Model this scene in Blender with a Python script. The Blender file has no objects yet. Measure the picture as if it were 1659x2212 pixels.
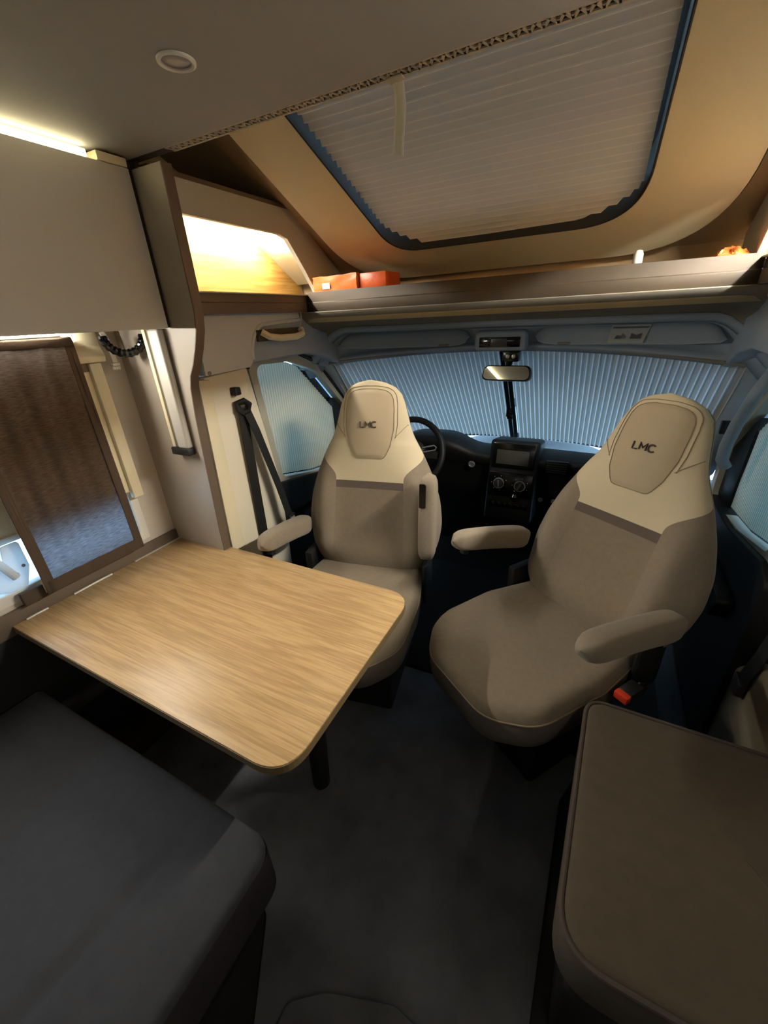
import bpy, bmesh, math, random
from mathutils import Vector, Matrix
from math import sin, cos, pi, radians, sqrt
random.seed(7)
C = bpy.context.scene.collection
scn = bpy.context.scene

# ------------------------------------------------------------------ camera
cam = bpy.data.cameras.new('camera'); co = bpy.data.objects.new('camera', cam); C.objects.link(co)
yaw, pit, rol = radians(-28.256), radians(25.695), radians(-2.924)
dv = Vector((sin(yaw)*cos(pit), cos(yaw)*cos(pit), -sin(pit)))
rv = Vector((cos(yaw), -sin(yaw), 0)); uv_ = rv.cross(dv)
r2 = cos(rol)*rv + sin(rol)*uv_; u2 = -sin(rol)*rv + cos(rol)*uv_
m = Matrix((r2, u2, -dv)).transposed().to_4x4(); m.translation = (0, 0, 1.5)
co.matrix_world = m
cam.sensor_fit = 'VERTICAL'; cam.sensor_height = 36.0; cam.sensor_width = 27.0
cam.lens = 873.0/2212*36.0; cam.clip_start = 0.02; cam.clip_end = 200
scn.camera = co

# ------------------------------------------------------------------ sky, light, exposure
SKY = 4.2          # overcast daylight, blue against the warm lamps
LED, LEDR = 190.0, 590.0        # warm white LED strips in the left and right cubby
LEDTOP, LEDTOPR = 6.5, 0.0      # along the top of the overhead cabinets, left and right
LEDUNDER, FILLUNDERR = 290.0, 14.0    # under the overhead cabinets; the right one is added fill, out of view
w = bpy.data.worlds.new('sky'); scn.world = w; w.use_nodes = True
bg = w.node_tree.nodes['Background']; bg.inputs[0].default_value = (0.42, 0.70, 1.0, 1); bg.inputs[1].default_value = SKY
vs = scn.view_settings
scn.display_settings.display_device = 'sRGB'
vs.view_transform = 'Standard'; vs.look = 'None'; vs.exposure = 0.64; vs.gamma = 1.0; vs.use_curve_mapping = False
LEDCOL = (1.0, 0.95, 0.84)

def lamp_area(name, loc, rot, sx, sy, power, col):
    l = bpy.data.lights.new(name, 'AREA'); l.shape = 'RECTANGLE'; l.size = sx; l.size_y = sy
    l.energy = power; l.color = col
    o = bpy.data.objects.new(name, l); C.objects.link(o); o.location = loc; o.rotation_euler = rot
    return o
# weak unseen fill light added at the rear wall, facing forward
REAR_FILL = 0.4
lamp_area('rear_fill_light', (-0.35, -2.62, 1.62), (radians(100), 0, 0), 0.6, 0.25, REAR_FILL, (0.85, 0.92, 1.0))

# ------------------------------------------------------------------ materials
def lin(c):
    return tuple(((v/255)/12.92 if v/255 <= .04045 else ((v/255+.055)/1.055)**2.4) for v in c)
def mat(name, col, rough=.6, metal=0, bump=0, bscale=300, var=0, vscale=8, spec=.5, emit=None, estr=0, stretch=None, sheen=0):
    m = bpy.data.materials.new(name); m.use_nodes = True; nt = m.node_tree; p = nt.nodes['Principled BSDF']
    c = lin(col)
    p.inputs['Base Color'].default_value = (*c, 1); p.inputs['Roughness'].default_value = rough
    p.inputs['Metallic'].default_value = metal; p.inputs['Specular IOR Level'].default_value = spec
    if sheen: p.inputs['Sheen Weight'].default_value = sheen
    tc = nt.nodes.new('ShaderNodeTexCoord')
    src = tc.outputs['Object']
    if stretch:
        mp = nt.nodes.new('ShaderNodeMapping'); mp.inputs['Scale'].default_value = stretch
        nt.links.new(src, mp.inputs[0]); src = mp.outputs[0]
    if var:
        n = nt.nodes.new('ShaderNodeTexNoise'); n.inputs['Scale'].default_value = vscale; n.inputs['Detail'].default_value = 5
        nt.links.new(src, n.inputs[0])
        r = nt.nodes.new('ShaderNodeValToRGB'); r.color_ramp.elements[0].position = .3; r.color_ramp.elements[1].position = .7
        r.color_ramp.elements[0].color = (*[v*(1-var) for v in c], 1); r.color_ramp.elements[1].color = (*[min(1, v*(1+var)) for v in c], 1)
        nt.links.new(n.outputs[0], r.inputs[0]); nt.links.new(r.outputs[0], p.inputs['Base Color'])
    if bump:
        n2 = nt.nodes.new('ShaderNodeTexNoise'); n2.inputs['Scale'].default_value = bscale; n2.inputs['Detail'].default_value = 3
        nt.links.new(src, n2.inputs[0])
        b = nt.nodes.new('ShaderNodeBump'); b.inputs['Strength'].default_value = bump; b.inputs['Distance'].default_value = .002
        nt.links.new(n2.outputs[0], b.inputs['Height']); nt.links.new(b.outputs[0], p.inputs['Normal'])
    if emit:
        p.inputs['Emission Color'].default_value = (*emit, 1); p.inputs['Emission Strength'].default_value = estr
    return m

def wood(name, c1, c2, axis=0, rough=.38, scale=1.0):
    m = bpy.data.materials.new(name); m.use_nodes = True; nt = m.node_tree; p = nt.nodes['Principled BSDF']
    tc = nt.nodes.new('ShaderNodeTexCoord'); mp = nt.nodes.new('ShaderNodeMapping')
    s = [9*scale, 9*scale, 9*scale]; s[axis] = .55*scale
    mp.inputs['Scale'].default_value = s; nt.links.new(tc.outputs['Object'], mp.inputs[0])
    n = nt.nodes.new('ShaderNodeTexNoise'); n.inputs['Scale'].default_value = 1.6; n.inputs['Detail'].default_value = 3; n.inputs['Distortion'].default_value = .8
    nt.links.new(mp.outputs[0], n.inputs[0])
    mul = nt.nodes.new('ShaderNodeMath'); mul.operation = 'MULTIPLY'; mul.inputs[1].default_value = 26
    nt.links.new(n.outputs[0], mul.inputs[0])
    sn = nt.nodes.new('ShaderNodeMath'); sn.operation = 'SINE'; nt.links.new(mul.outputs[0], sn.inputs[0])
    s2 = [60*scale]*3; s2[axis] = 2.2*scale
    mp2 = nt.nodes.new('ShaderNodeMapping'); mp2.inputs['Scale'].default_value = s2; nt.links.new(tc.outputs['Object'], mp2.inputs[0])
    n2 = nt.nodes.new('ShaderNodeTexNoise'); n2.inputs['Scale'].default_value = 3; n2.inputs['Detail'].default_value = 6
    nt.links.new(mp2.outputs[0], n2.inputs[0])
    ad = nt.nodes.new('ShaderNodeMath'); ad.operation = 'MULTIPLY_ADD'; ad.inputs[1].default_value = .10
    nt.links.new(sn.outputs[0], ad.inputs[0]); nt.links.new(n2.outputs[0], ad.inputs[2])
    r = nt.nodes.new('ShaderNodeValToRGB'); r.color_ramp.elements[0].position = .34; r.color_ramp.elements[1].position = .66
    r.color_ramp.elements[0].color = (*lin(c1), 1); r.color_ramp.elements[1].color = (*lin(c2), 1)
    nt.links.new(ad.outputs[0], r.inputs[0]); nt.links.new(r.outputs[0], p.inputs['Base Color'])
    p.inputs['Roughness'].default_value = rough
    return m

def fabric_translucent(name, col, fac, tcol=None, weave=0):
    m = bpy.data.materials.new(name); m.use_nodes = True; nt = m.node_tree
    nt.nodes.remove(nt.nodes['Principled BSDF']); out = nt.nodes['Material Output']
    d = nt.nodes.new('ShaderNodeBsdfDiffuse'); d.inputs[0].default_value = (*lin(col), 1)
    t = nt.nodes.new('ShaderNodeBsdfTranslucent'); t.inputs[0].default_value = (*(tcol or lin(col)), 1)
    mx = nt.nodes.new('ShaderNodeMixShader'); mx.inputs[0].default_value = fac
    nt.links.new(d.outputs[0], mx.inputs[1]); nt.links.new(t.outputs[0], mx.inputs[2]); nt.links.new(mx.outputs[0], out.inputs[0])
    if weave:
        tc = nt.nodes.new('ShaderNodeTexCoord'); mp = nt.nodes.new('ShaderNodeMapping'); mp.inputs['Scale'].default_value = (45, 45, 380)
        nt.links.new(tc.outputs['Object'], mp.inputs[0])
        n = nt.nodes.new('ShaderNodeTexNoise'); n.inputs['Scale'].default_value = 1; n.inputs['Detail'].default_value = 4
        nt.links.new(mp.outputs[0], n.inputs[0])
        r = nt.nodes.new('ShaderNodeValToRGB'); r.color_ramp.elements[0].position = .38; r.color_ramp.elements[1].position = .62
        k = tcol or lin(col)
        r.color_ramp.elements[0].color = (*[v*.65 for v in k], 1); r.color_ramp.elements[1].color = (*[min(1, v*1.3) for v in k], 1)
        nt.links.new(n.outputs[0], r.inputs[0]); nt.links.new(r.outputs[0], t.inputs[0])
    return m

def glassy(name, tint=(1, 1, 1)):
    m = bpy.data.materials.new(name); m.use_nodes = True; nt = m.node_tree
    nt.nodes.remove(nt.nodes['Principled BSDF']); out = nt.nodes['Material Output']
    tr = nt.nodes.new('ShaderNodeBsdfTransparent'); tr.inputs[0].default_value = (*tint, 1)
    g = nt.nodes.new('ShaderNodeBsdfGlossy'); g.inputs['Roughness'].default_value = .02
    f = nt.nodes.new('ShaderNodeFresnel'); f.inputs[0].default_value = 1.45
    mx = nt.nodes.new('ShaderNodeMixShader')
    nt.links.new(f.outputs[0], mx.inputs[0]); nt.links.new(tr.outputs[0], mx.inputs[1]); nt.links.new(g.outputs[0], mx.inputs[2])
    nt.links.new(mx.outputs[0], out.inputs[0])
    return m

M = {}
M['ceil'] = mat('ceiling_cloth', (166, 166, 166), .85, bump=.15, bscale=500)
M['cab'] = mat('grey_laminate', (198, 196, 188), .55, bump=.05)
M['wallpanel'] = mat('pale_wall_board', (204, 196, 182), .6)
M['panel'] = mat('greige_laminate', (164, 155, 142), .5, bump=.05)
M['brown'] = mat('brown_edge', (98, 84, 70), .6, bump=.08)
M['brownlip'] = mat('brown_lip_laminate', (60, 51, 39), .55, bump=.05)
M['darkbrown'] = mat('dark_brown', (52, 43, 36), .7)
M['cream'] = mat('cream_plastic', (226, 215, 182), .5, bump=.05)
M['creamlip'] = mat('cream_profile', (176, 160, 122), .55)
M['beige'] = mat('beige_panel', (234, 216, 176), .6, bump=.12, bscale=450)
M['orangewall'] = mat('beige_fleece', (176, 150, 112), .85, bump=.15)
M['pillar'] = mat('pillar_plastic', (224, 216, 194), .6, bump=.1)
M['grey'] = mat('grey_foam_trim', (148, 160, 174), .8, bump=.25, bscale=350)
M['greycloth'] = mat('grey_shelf_cloth', (128, 122, 110), .9, bump=.3, bscale=400)
M['black'] = mat('black_plastic', (14, 14, 15), .55, bump=.15, bscale=300)
M['blackbase'] = mat('black_rubber', (9, 9, 10), .8)
M['blackgloss'] = mat('black_gloss', (8, 8, 9), .2)
M['belt'] = mat('black_webbing', (12, 15, 15), .65, bump=.4, bscale=600)
M['alu'] = mat('brushed_aluminium', (196, 192, 182), .55, metal=.25)
M['chrome'] = mat('silver_trim', (190, 190, 190), .3, metal=.7)
M['mirror'] = mat('mirror_glass', (225, 228, 230), .03, metal=1)
M['screen'] = mat('grey_screen', (66, 66, 60), .25)
M['seat'] = mat('taupe_seat_cloth', (128, 115, 96), .9, bump=.25, bscale=700, var=.06, vscale=60, sheen=.15)
M['bolster'] = mat('grey_taupe_bolster_cloth', (134, 121, 103), .9, bump=.3, bscale=900, var=.05, vscale=80, sheen=.15)
M['seatlight'] = mat('cream_seat_cloth', (208, 194, 162), .8, bump=.12, bscale=700)
M['headrest'] = mat('cream_headrest_cloth', (180, 164, 136), .75, bump=.12, bscale=700)
M['stripe'] = mat('brown_band_cloth', (96, 84, 76), .9, bump=.2)
M['skirt'] = mat('cushion_skirt_cloth', (104, 95, 84), .9, bump=.3, bscale=900)
M['darkwall'] = mat('dark_lower_wall', (34, 33, 34), .8)
M['doortrim'] = mat('door_frame_plastic', (172, 168, 152), .6, bump=.1)
M['stepcover'] = mat('step_cover_plastic', (110, 100, 82), .7)
M['pipe'] = mat('grey_heater_duct', (70, 70, 73), .6)
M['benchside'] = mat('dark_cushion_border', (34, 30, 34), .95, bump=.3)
M['foldedge'] = fabric_translucent('blind_fold_edge', (212, 206, 196), .36, (.66, .68, .68))
M['doorfold'] = fabric_translucent('door_blind_fold_edge', (206, 198, 170), .16, (.6, .65, .55))
M['rooffold'] = fabric_translucent('roof_blind_fold_edge', (234, 226, 212), .015)
M['cover'] = mat('grey_pillar_cover', (206, 208, 208), .7, bump=.1)
M['seam'] = mat('seam_thread', (146, 129, 102), .9)
M['logo'] = mat('embroidery_brown', (74, 62, 54), .8)
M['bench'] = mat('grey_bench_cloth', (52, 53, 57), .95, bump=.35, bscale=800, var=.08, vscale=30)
M['benchr'] = mat('taupe_side_bench_cloth', (78, 68, 54), .95, bump=.3, bscale=800, var=.06, vscale=30)
M['piping'] = mat('dark_piping', (70, 60, 54), .9)
M['carpet'] = mat('charcoal_carpet', (112, 114, 119), 1.0, bump=1.0, bscale=900, var=.25, vscale=7, spec=.1)
M['floor'] = mat('dark_vinyl_floor', (22, 20, 19), .7)
M['table'] = wood('oak_table', (166, 134, 92), (192, 160, 113), axis=0, rough=.40, scale=1.35)
M['tableedge'] = mat('oak_edge', (118, 98, 66), .5)
M['cubby'] = wood('pale_oak_back', (166, 122, 58), (190, 148, 78), axis=1, rough=.5)
M['curtain'] = fabric_translucent('brown_curtain', (92, 75, 60), .40, (.24, .235, .25), weave=1)
M['curtainhem'] = mat('brown_curtain_hem', (74, 61, 50), .95, bump=.3)
M['blind'] = fabric_translucent('grey_pleated_blind', (176, 168, 154), .22, (.50, .48, .44))
M['doorblind'] = fabric_translucent('beige_pleated_blind', (186, 178, 150), .12, (.5, .55, .45))
M['roofblind'] = fabric_translucent('taupe_pleated_blind', (222, 214, 202), .015)
M['gasket'] = mat('dark_gasket', (40, 38, 36), .7)
M['lace'] = mat('white_lace', (196, 186, 166), .9)
M['strap'] = mat('white_strap', (246, 240, 220), .9, bump=.15)
M['orange'] = mat('orange_wrap', (222, 96, 40), .35, bump=.6, bscale=60, var=.2, vscale=20)
M['orangelight'] = mat('orange_label_wrap', (226, 130, 66), .3, bump=.6, bscale=50, var=.2, vscale=14)
M['white'] = mat('white_plastic', (226, 224, 214), .5)
M['red'] = mat('red_buckle', (206, 62, 34), .4)
M['sticker'] = mat('sticker_paper', (214, 218, 216), .6)
M['stickergrey'] = mat('sticker_print', (120, 128, 138), .6)
M['glass'] = glassy('window_glass', (.93, .97, 1.0))
M['darkglass'] = mat('dark_lens', (20, 20, 24), .1)
M['lens'] = mat('frosted_lens', (150, 150, 158), .35)
M['led'] = mat('led_diffuser', (255, 240, 200), .5, emit=LEDCOL, estr=LED)
M['ledc'] = mat('led_diffuser_cabinet', (255, 240, 200), .5, emit=(1.0, .86, .50), estr=LEDTOP)
M['ledr'] = mat('led_diffuser_right', (255, 240, 200), .5, emit=LEDCOL, estr=LEDR)
M['ledcr'] = mat('led_diffuser_cabinet_right', (255, 240, 200), .5, emit=(1.0, .90, .72), estr=LEDTOPR)
M['fillur'] = mat('under_fill_right', (255, 240, 200), .5, emit=(1.0, .92, .85), estr=FILLUNDERR)
M['ledu'] = mat('led_diffuser_under', (255, 240, 200), .5, emit=(1.0, .94, .82), estr=LEDUNDER)
M['bonnet'] = mat('white_body_paint', (225, 228, 230), .4)
M['hinge'] = fabric_translucent('white_stay_plastic', (235, 238, 238), .5, (.8, .8, .8))

# ------------------------------------------------------------------ mesh helpers
def wloc(o):
    v = Vector((0, 0, 0))
    while o: v += o.location; o = o.parent
    return v
def link(name, me, m, parent=None, smooth=False, local=False):
    me.materials.append(M[m] if isinstance(m, str) else m)
    o = bpy.data.objects.new(name, me); C.objects.link(o)
    if parent:
        o.parent = parent
        if not local: me.transform(Matrix.Translation(-wloc(parent)))
    if smooth:
        me.polygons.foreach_set('use_smooth', [True]*len(me.polygons))
        if smooth != 'all': me.set_sharp_from_angle(angle=radians(35))
    return o
def fin(bm, name, m, parent=None, smooth=False, local=False, bevel=0, seg=2, rec=True):
    if rec: bmesh.ops.recalc_face_normals(bm, faces=bm.faces)
    if bevel:
        es = [e for e in bm.edges if e.is_manifold and e.calc_face_angle(0) > radians(40)]
        bmesh.ops.bevel(bm, geom=es, offset=bevel, segments=seg, profile=.5, affect='EDGES', clamp_overlap=True)
        smooth = smooth or True
    me = bpy.data.meshes.new(name); bm.to_mesh(me); bm.free()
    return link(name, me, m, parent, smooth, local)
def bbox(bm, x0, x1, y0, y1, z0, z1, mx=None):
    vs = [bm.verts.new((x, y, z)) for x in (x0, x1) for y in (y0, y1) for z in (z0, z1)]
    for f in ((0, 1, 3, 2), (4, 6, 7, 5), (0, 4, 5, 1), (2, 3, 7, 6), (0, 2, 6, 4), (1, 5, 7, 3)):
        bm.faces.new([vs[i] for i in f])
    if mx is not None: bmesh.ops.transform(bm, matrix=mx, verts=vs)
    return vs
def box(name, m, x0, x1, y0, y1, z0, z1, parent=None, bevel=.002, seg=2, local=False, mx=None):
    bm = bmesh.new(); bbox(bm, x0, x1, y0, y1, z0, z1, mx); return fin(bm, name, m, parent, bevel=bevel, seg=seg, local=local)
def prism_bm(bm, poly, axis, a, b):
    def P(p, t):
        return {0: (t, p[0], p[1]), 1: (p[0], t, p[1]), 2: (p[0], p[1], t)}[axis]
    A = [bm.verts.new(P(p, a)) for p in poly]; Bv = [bm.verts.new(P(p, b)) for p in poly]
    bm.faces.new(A); bm.faces.new(Bv[::-1])
    n = len(poly)
    for i in range(n): bm.faces.new((A[i], Bv[i], Bv[(i+1) % n], A[(i+1) % n]))
def prism(name, m, poly, axis, a, b, parent=None, bevel=0, seg=2, local=False, smooth=False):
    bm = bmesh.new(); prism_bm(bm, poly, axis, a, b)
    return fin(bm, name, m, parent, bevel=bevel, seg=seg, local=local, smooth=smooth)
def ring_prism(name, m, outer, inner, axis, a, b, parent=None, bevel=0, smooth=True):
    """frame: outer and inner loops have the same number of points"""
    bm = bmesh.new(); n = len(outer)
    def P(p, t): return {0: (t, p[0], p[1]), 1: (p[0], t, p[1]), 2: (p[0], p[1], t)}[axis]
    L = [[bm.verts.new(P(p, t)) for p in loop] for t in (a, b) for loop in (outer, inner)]
    for i in range(n):
        j = (i+1) % n
        bm.faces.new((L[0][i], L[0][j], L[1][j], L[1][i])); bm.faces.new((L[2][i], L[3][i], L[3][j], L[2][j]))
        bm.faces.new((L[0][i], L[2][i], L[2][j], L[0][j])); bm.faces.new((L[1][i], L[1][j], L[3][j], L[3][i]))
    return fin(bm, name, m, parent, bevel=bevel, smooth=smooth)
def round_poly(pts, rad, n=6):
    """pts: list of (a,b); rad: radius or list"""
    out = []; N = len(pts)
    for i, p in enumerate(pts):
        r = rad[i] if isinstance(rad, (list, tuple)) else rad
        p = Vector(p); a = Vector(pts[i-1]); b = Vector(pts[(i+1) % N])
        if r <= 0: out.append((p.x, p.y)); continue
        d1 = (a-p).normalized(); d2 = (b-p).normalized(); ang = d1.angle(d2)
        t = min(r/math.tan(ang/2), (a-p).length*.49, (b-p).length*.49)
        s = p+d1*t; e = p+d2*t
        for k in range(n+1):
            u = k/n; q = (1-u)**2*s + 2*u*(1-u)*p + u*u*e; out.append((q.x, q.y))
    return out
def tube_bm(bm, path, r, seg=10, closed=False, flat=None, cap=True):
    """round tube, or flat=(w,h,up) ribbon section"""
    pts = [Vector(p) for p in path]; n = len(pts); rings = []
    prev = None
    for i, p in enumerate(pts):
        if closed: t = (pts[(i+1) % n]-pts[i-1]).normalized()
        else: t = (pts[min(i+1, n-1)]-pts[max(i-1, 0)]).normalized()
        if flat: s = t.cross(Vector(flat[2])).normalized(); u = s.cross(t).normalized()
        else:
            if prev is None:
                s = t.cross(Vector((0, 0, 1)) if abs(t.z) < .9 else Vector((1, 0, 0))).normalized()
            else: s = (prev - t*prev.dot(t)).normalized()
            prev = s; u = t.cross(s)
        rr = r[i] if isinstance(r, (list, tuple)) else r
        if flat:
            a, b = flat[0]/2, flat[1]/2
            rings.append([bm.verts.new(p+s*x+u*y) for x, y in ((-a, -b), (a, -b), (a, b), (-a, b))])
        else: rings.append([bm.verts.new(p+(s*cos(2*pi*k/seg)+u*sin(2*pi*k/seg))*rr) for k in range(seg)])
    k = len(rings[0])
    for i in range(n if closed else n-1):
        A, B2 = rings[i], rings[(i+1) % n]
        for j in range(k): bm.faces.new((A[j], A[(j+1) % k], B2[(j+1) % k], B2[j]))
    if cap and not closed: bm.faces.new(rings[0][::-1]); bm.faces.new(rings[-1])
def tube(name, m, path, r, parent=None, seg=10, closed=False, flat=None, local=False, smooth=True):
    bm = bmesh.new(); tube_bm(bm, path, r, seg, closed, flat)
    return fin(bm, name, m, parent, smooth=smooth, local=local)
def grid(name, m, rows, parent=None, local=False, smooth='all', closed=False, solid=0, rec=True):
    bm = bmesh.new(); V = [[bm.verts.new(p) for p in r] for r in rows]
    for i in range(len(V)-1):
        n = len(V[i])
        for j in range(n if closed else n-1):
            q = (V[i][j], V[i][(j+1) % n], V[i+1][(j+1) % n], V[i+1][j])
            try: bm.faces.new(q)
            except ValueError: pass
    bmesh.ops.remove_doubles(bm, verts=bm.verts, dist=3e-4 if closed else 1e-5)
    if solid:
        bmesh.ops.recalc_face_normals(bm, faces=bm.faces)
        bmesh.ops.solidify(bm, geom=list(bm.faces), thickness=solid)
    return fin(bm, name, m, parent, smooth=smooth, local=local, rec=rec)
def lathe(name, m, prof, loc, parent=None, seg=32, mx=None, local=False):
    """prof: (r, h) pairs turned about z"""
    bm = bmesh.new(); R = []
    for r, h in prof: R.append([bm.verts.new((r*cos(2*pi*k/seg), r*sin(2*pi*k/seg), h)) for k in range(seg)])
    for i in range(len(R)-1):
        for k in range(seg): bm.faces.new((R[i][k], R[i][(k+1) % seg], R[i+1][(k+1) % seg], R[i+1][k]))
    bm.faces.new(R[0][::-1]); bm.faces.new(R[-1])
    bmesh.ops.remove_doubles(bm, verts=bm.verts, dist=1e-6)
    if mx is not None: bmesh.ops.transform(bm, matrix=mx, verts=bm.verts)
    bmesh.ops.translate(bm, vec=loc, verts=bm.verts)
    return fin(bm, name, m, parent, smooth=True, local=local)
def tag(o, label, cat, group=None, kind=None):
    o['label'] = label; o['category'] = cat
    if group: o['group'] = group
    if kind: o['kind'] = kind
    return o
def thing(name, label, cat, loc=(0, 0, 0), rz=0, group=None):
    o = bpy.data.objects.new(name, None); C.objects.link(o); o.empty_display_size = .05
    o.location = loc; o.rotation_euler = (0, 0, rz); return tag(o, label, cat, group)
def struct(o): o['kind'] = 'structure'; return o
def sempty(name, loc=(0, 0, 0)):
    o = bpy.data.objects.new(name, None); C.objects.link(o); o.location = loc; o['kind'] = 'structure'; return o
def mir(x): return -.86 - x
def sm(t): t = max(0, min(1, t)); return t*t*(3-2*t)

# ================================================================== SHELL
struct(box('floor', 'floor', -1.62, .76, -2.7, 2.75, -.05, 0, bevel=0))
# left wall with the window opening y -.45...80, z .775..1.425
wl = bmesh.new()
for b in ((-2.7, 2.1, 0, .775), (-2.7, -.45, .775, 1.425), (.80, .95, .775, 1.425), (-2.7, .95, 1.425, 2.25), (.95, 1.30, 0, 1.52), (.95, 2.1, 1.52, 2.25)):
    bbox(wl, -1.56, -1.50, *b)
struct(fin(wl, 'wall_left', 'wallpanel'))
wr = bmesh.new()
for b in ((-2.7, 2.1, 0, .74), (-2.7, 1.30, .74, 2.25), (1.30, 2.1, 1.52, 2.25)):
    bbox(wr, .64, .70, *b)
struct(fin(wr, 'wall_right', 'panel'))
struct(box('wall_back', 'cab', -1.56, .70, -2.76, -2.70, 0, 2.25, bevel=0))
# ceiling: flat part and the sloping roof over the cab with the skylight opening
def slope_z(y): return 1.66 - .5*(y-1.95)
ce = bmesh.new()
bbox(ce, -1.56, .70, -2.76, .80, 2.25, 2.30)
def slab(bm, x0, x1, y0, y1, d0, d1):
    vs = [bm.verts.new((x, y, slope_z(y)+d)) for x in (x0, x1) for y in (y0, y1) for d in (d0, d1)]
    for f in ((0, 1, 3, 2), (4, 6, 7, 5), (0, 4, 5, 1), (2, 3, 7, 6), (0, 2, 6, 4), (1, 5, 7, 3)): bm.faces.new([vs[i] for i in f])
for b in ((-1.56, -.97, .72, 2.12), (.09, .70, .72, 2.12), (-.97, .09, 1.82, 2.12), (-.97, .09, .72, .80)):
    slab(ce, *b, .045, .09)
struct(fin(ce, 'ceiling', 'orangewall'))
# front wall over the shelf
struct(box('wall_front', 'orangewall', -1.56, .70, 2.00, 2.06, 1.50, 1.69, bevel=0))

struct(prism('wall_nose_shade', 'grey', [(2.06, 1.69), (2.42, 1.50), (2.46, 1.43), (2.30, 1.40), (2.06, 1.42)], 0, -1.56, .70))  # unseen overcab nose, added to shade the upper windscreen blinds from the sky
# carpet laid on the floor
carp = [(-1.36, .30), (-.60, .30), (-.47, .10), (-.44, -.3), (.02, -.3), (.09, .40), (.10, .95), (.16, 1.12), (.02, 1.20), (-.30, 1.285), (-.60, 1.27), (-.75, 1.22), (-1.36, 1.22)]
o = prism('carpet', 'carpet', round_poly(carp, .04), 2, 0, .012, bevel=.004)
tag(o, 'charcoal carpet on the floor between the benches and cab seats', 'carpet')
o = prism('carpet_runner', 'carpet', round_poly([(-.44, -1.4), (.05, -1.4), (.06, .27), (-.20, .30), (-.36, .245), (-.435, .19)], .03), 2, .0125, .022, bevel=.004)
tag(o, 'second carpet piece lapping the carpet edge at the bottom', 'carpet')
o = box('cab_floor_mat', 'blackbase', -1.30, .42, 1.29, 2.20, 0, .012, bevel=.004)
tag(o, 'black rubber mat on the cab floor behind the two seats', 'mat')

# trims along the left wall
struct(box('trim_1', 'brown', -1.50, -1.487, -.5, .925, .665, .742, bevel=.003))
struct(box('trim_7', 'darkwall', -1.4995, -1.494, -.9, .925, .0, .664, bevel=.001))  # thin dark sheet over the lower part of the wall
struct(box('trim_2', 'pipe', -1.50, -1.455, -.5, .925, .30, .345, bevel=.006))
struct(box('baseboard_left', 'brownlip', -1.50, -1.37, -.5, .925, 0, .09, bevel=.004))

def pleats(name, m, m2, fn, npl, parent, amp, edge=.10):
    """fn(u) -> list of points down the blind and the normal; ridges carry a narrow pressed fold edge in the second material"""
    bm = bmesh.new(); cols = []; kinds = []
    for i in range(npl):
        for ph, off, k in ((0, -1, 0), (.5-edge, .8, 1), (.5, 1.15, 1), (.5+edge, .8, 0)):
            cols.append(((i+ph)/npl, off, k))
    cols.append((1.0, -1, 0))
    V = []
    for u, off, k in cols:
        pts, nr = fn(u); V.append([bm.verts.new(Vector(p)+nr*(off*amp)) for p in pts])
    for i in range(len(V)-1):
        for j in range(len(V[i])-1):
            f = bm.faces.new((V[i][j], V[i+1][j], V[i+1][j+1], V[i][j+1])); f.material_index = 1 if cols[i][2] else 0
    o = fin(bm, name, m, parent); o.data.materials.append(M[m2]); return o

# ================================================================== LEFT WINDOW
w1 = sempty('window_1', (-1.5, .2, .775))
ring_prism('window_frame', 'white', [(-.47, .758), (.815, .758), (.815, 1.44), (-.47, 1.44)], [(-.43, .795), (.785, .795), (.785, 1.41), (-.43, 1.41)], 0, -1.53, -1.494, w1, bevel=.003)
box('window_pane', 'glass', -1.548, -1.542, -.45, .80, .775, 1.425, w1, bevel=0)
box('roller_blind', 'cream', -1.528, -1.520, -.43, .785, .955, 1.41, w1, bevel=.001)
box('blind_end_rail', 'white', -1.532, -1.512, -.43, .785, .938, .957, w1, bevel=.003)
# cream cover rails beside the curtain
g = thing('window_side_cover', 'cream plastic side cover of the window right of the brown curtain', 'window cover', (-1.48, .78, .93))
box('wide_rail', 'cream', -1.492, -1.478, .738, .800, .965, 1.50, g, bevel=.003)
box('narrow_rail', 'cream', -1.487, -1.462, .788, .826, .94, 1.41, g, bevel=.004)
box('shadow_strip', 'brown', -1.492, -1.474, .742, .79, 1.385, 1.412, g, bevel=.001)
hb_ = bmesh.new()
prism_bm(hb_, round_poly([(-1.494, 1.412), (-1.452, 1.412), (-1.446, 1.43), (-1.460, 1.462), (-1.462, 1.505), (-1.494, 1.505)], [.0, .008, .012, .02, .004, 0]), 1, .735, .838)
fin(hb_, 'head_block', 'cream', g, bevel=.004)
# window stay at lower left of curtain
st = thing('window_stay', 'white plastic window stay lit from behind left of the curtain', 'window stay', (-1.49, .40, .80))
prism('stay_plate', 'hinge', round_poly([(.30, .83), (.36, .80), (.405, .80), (.43, .86), (.43, .945), (.385, .945), (.375, .89), (.35, .87)], .01), 0, -1.494, -1.484, st, bevel=.002)
tube('stay_arm', 'hinge', [(-1.485, .345, .955), (-1.478, .365, .90), (-1.474, .385, .845)], .011, st)
for y, z in ((.415, .868), (.392, .85)):
    lathe('screw', 'grey', [(.005, 0), (.005, .003), (.003, .004)], (-1.484, y, z), st, seg=12, mx=Matrix.Rotation(pi/2, 4, 'Y'))

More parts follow.
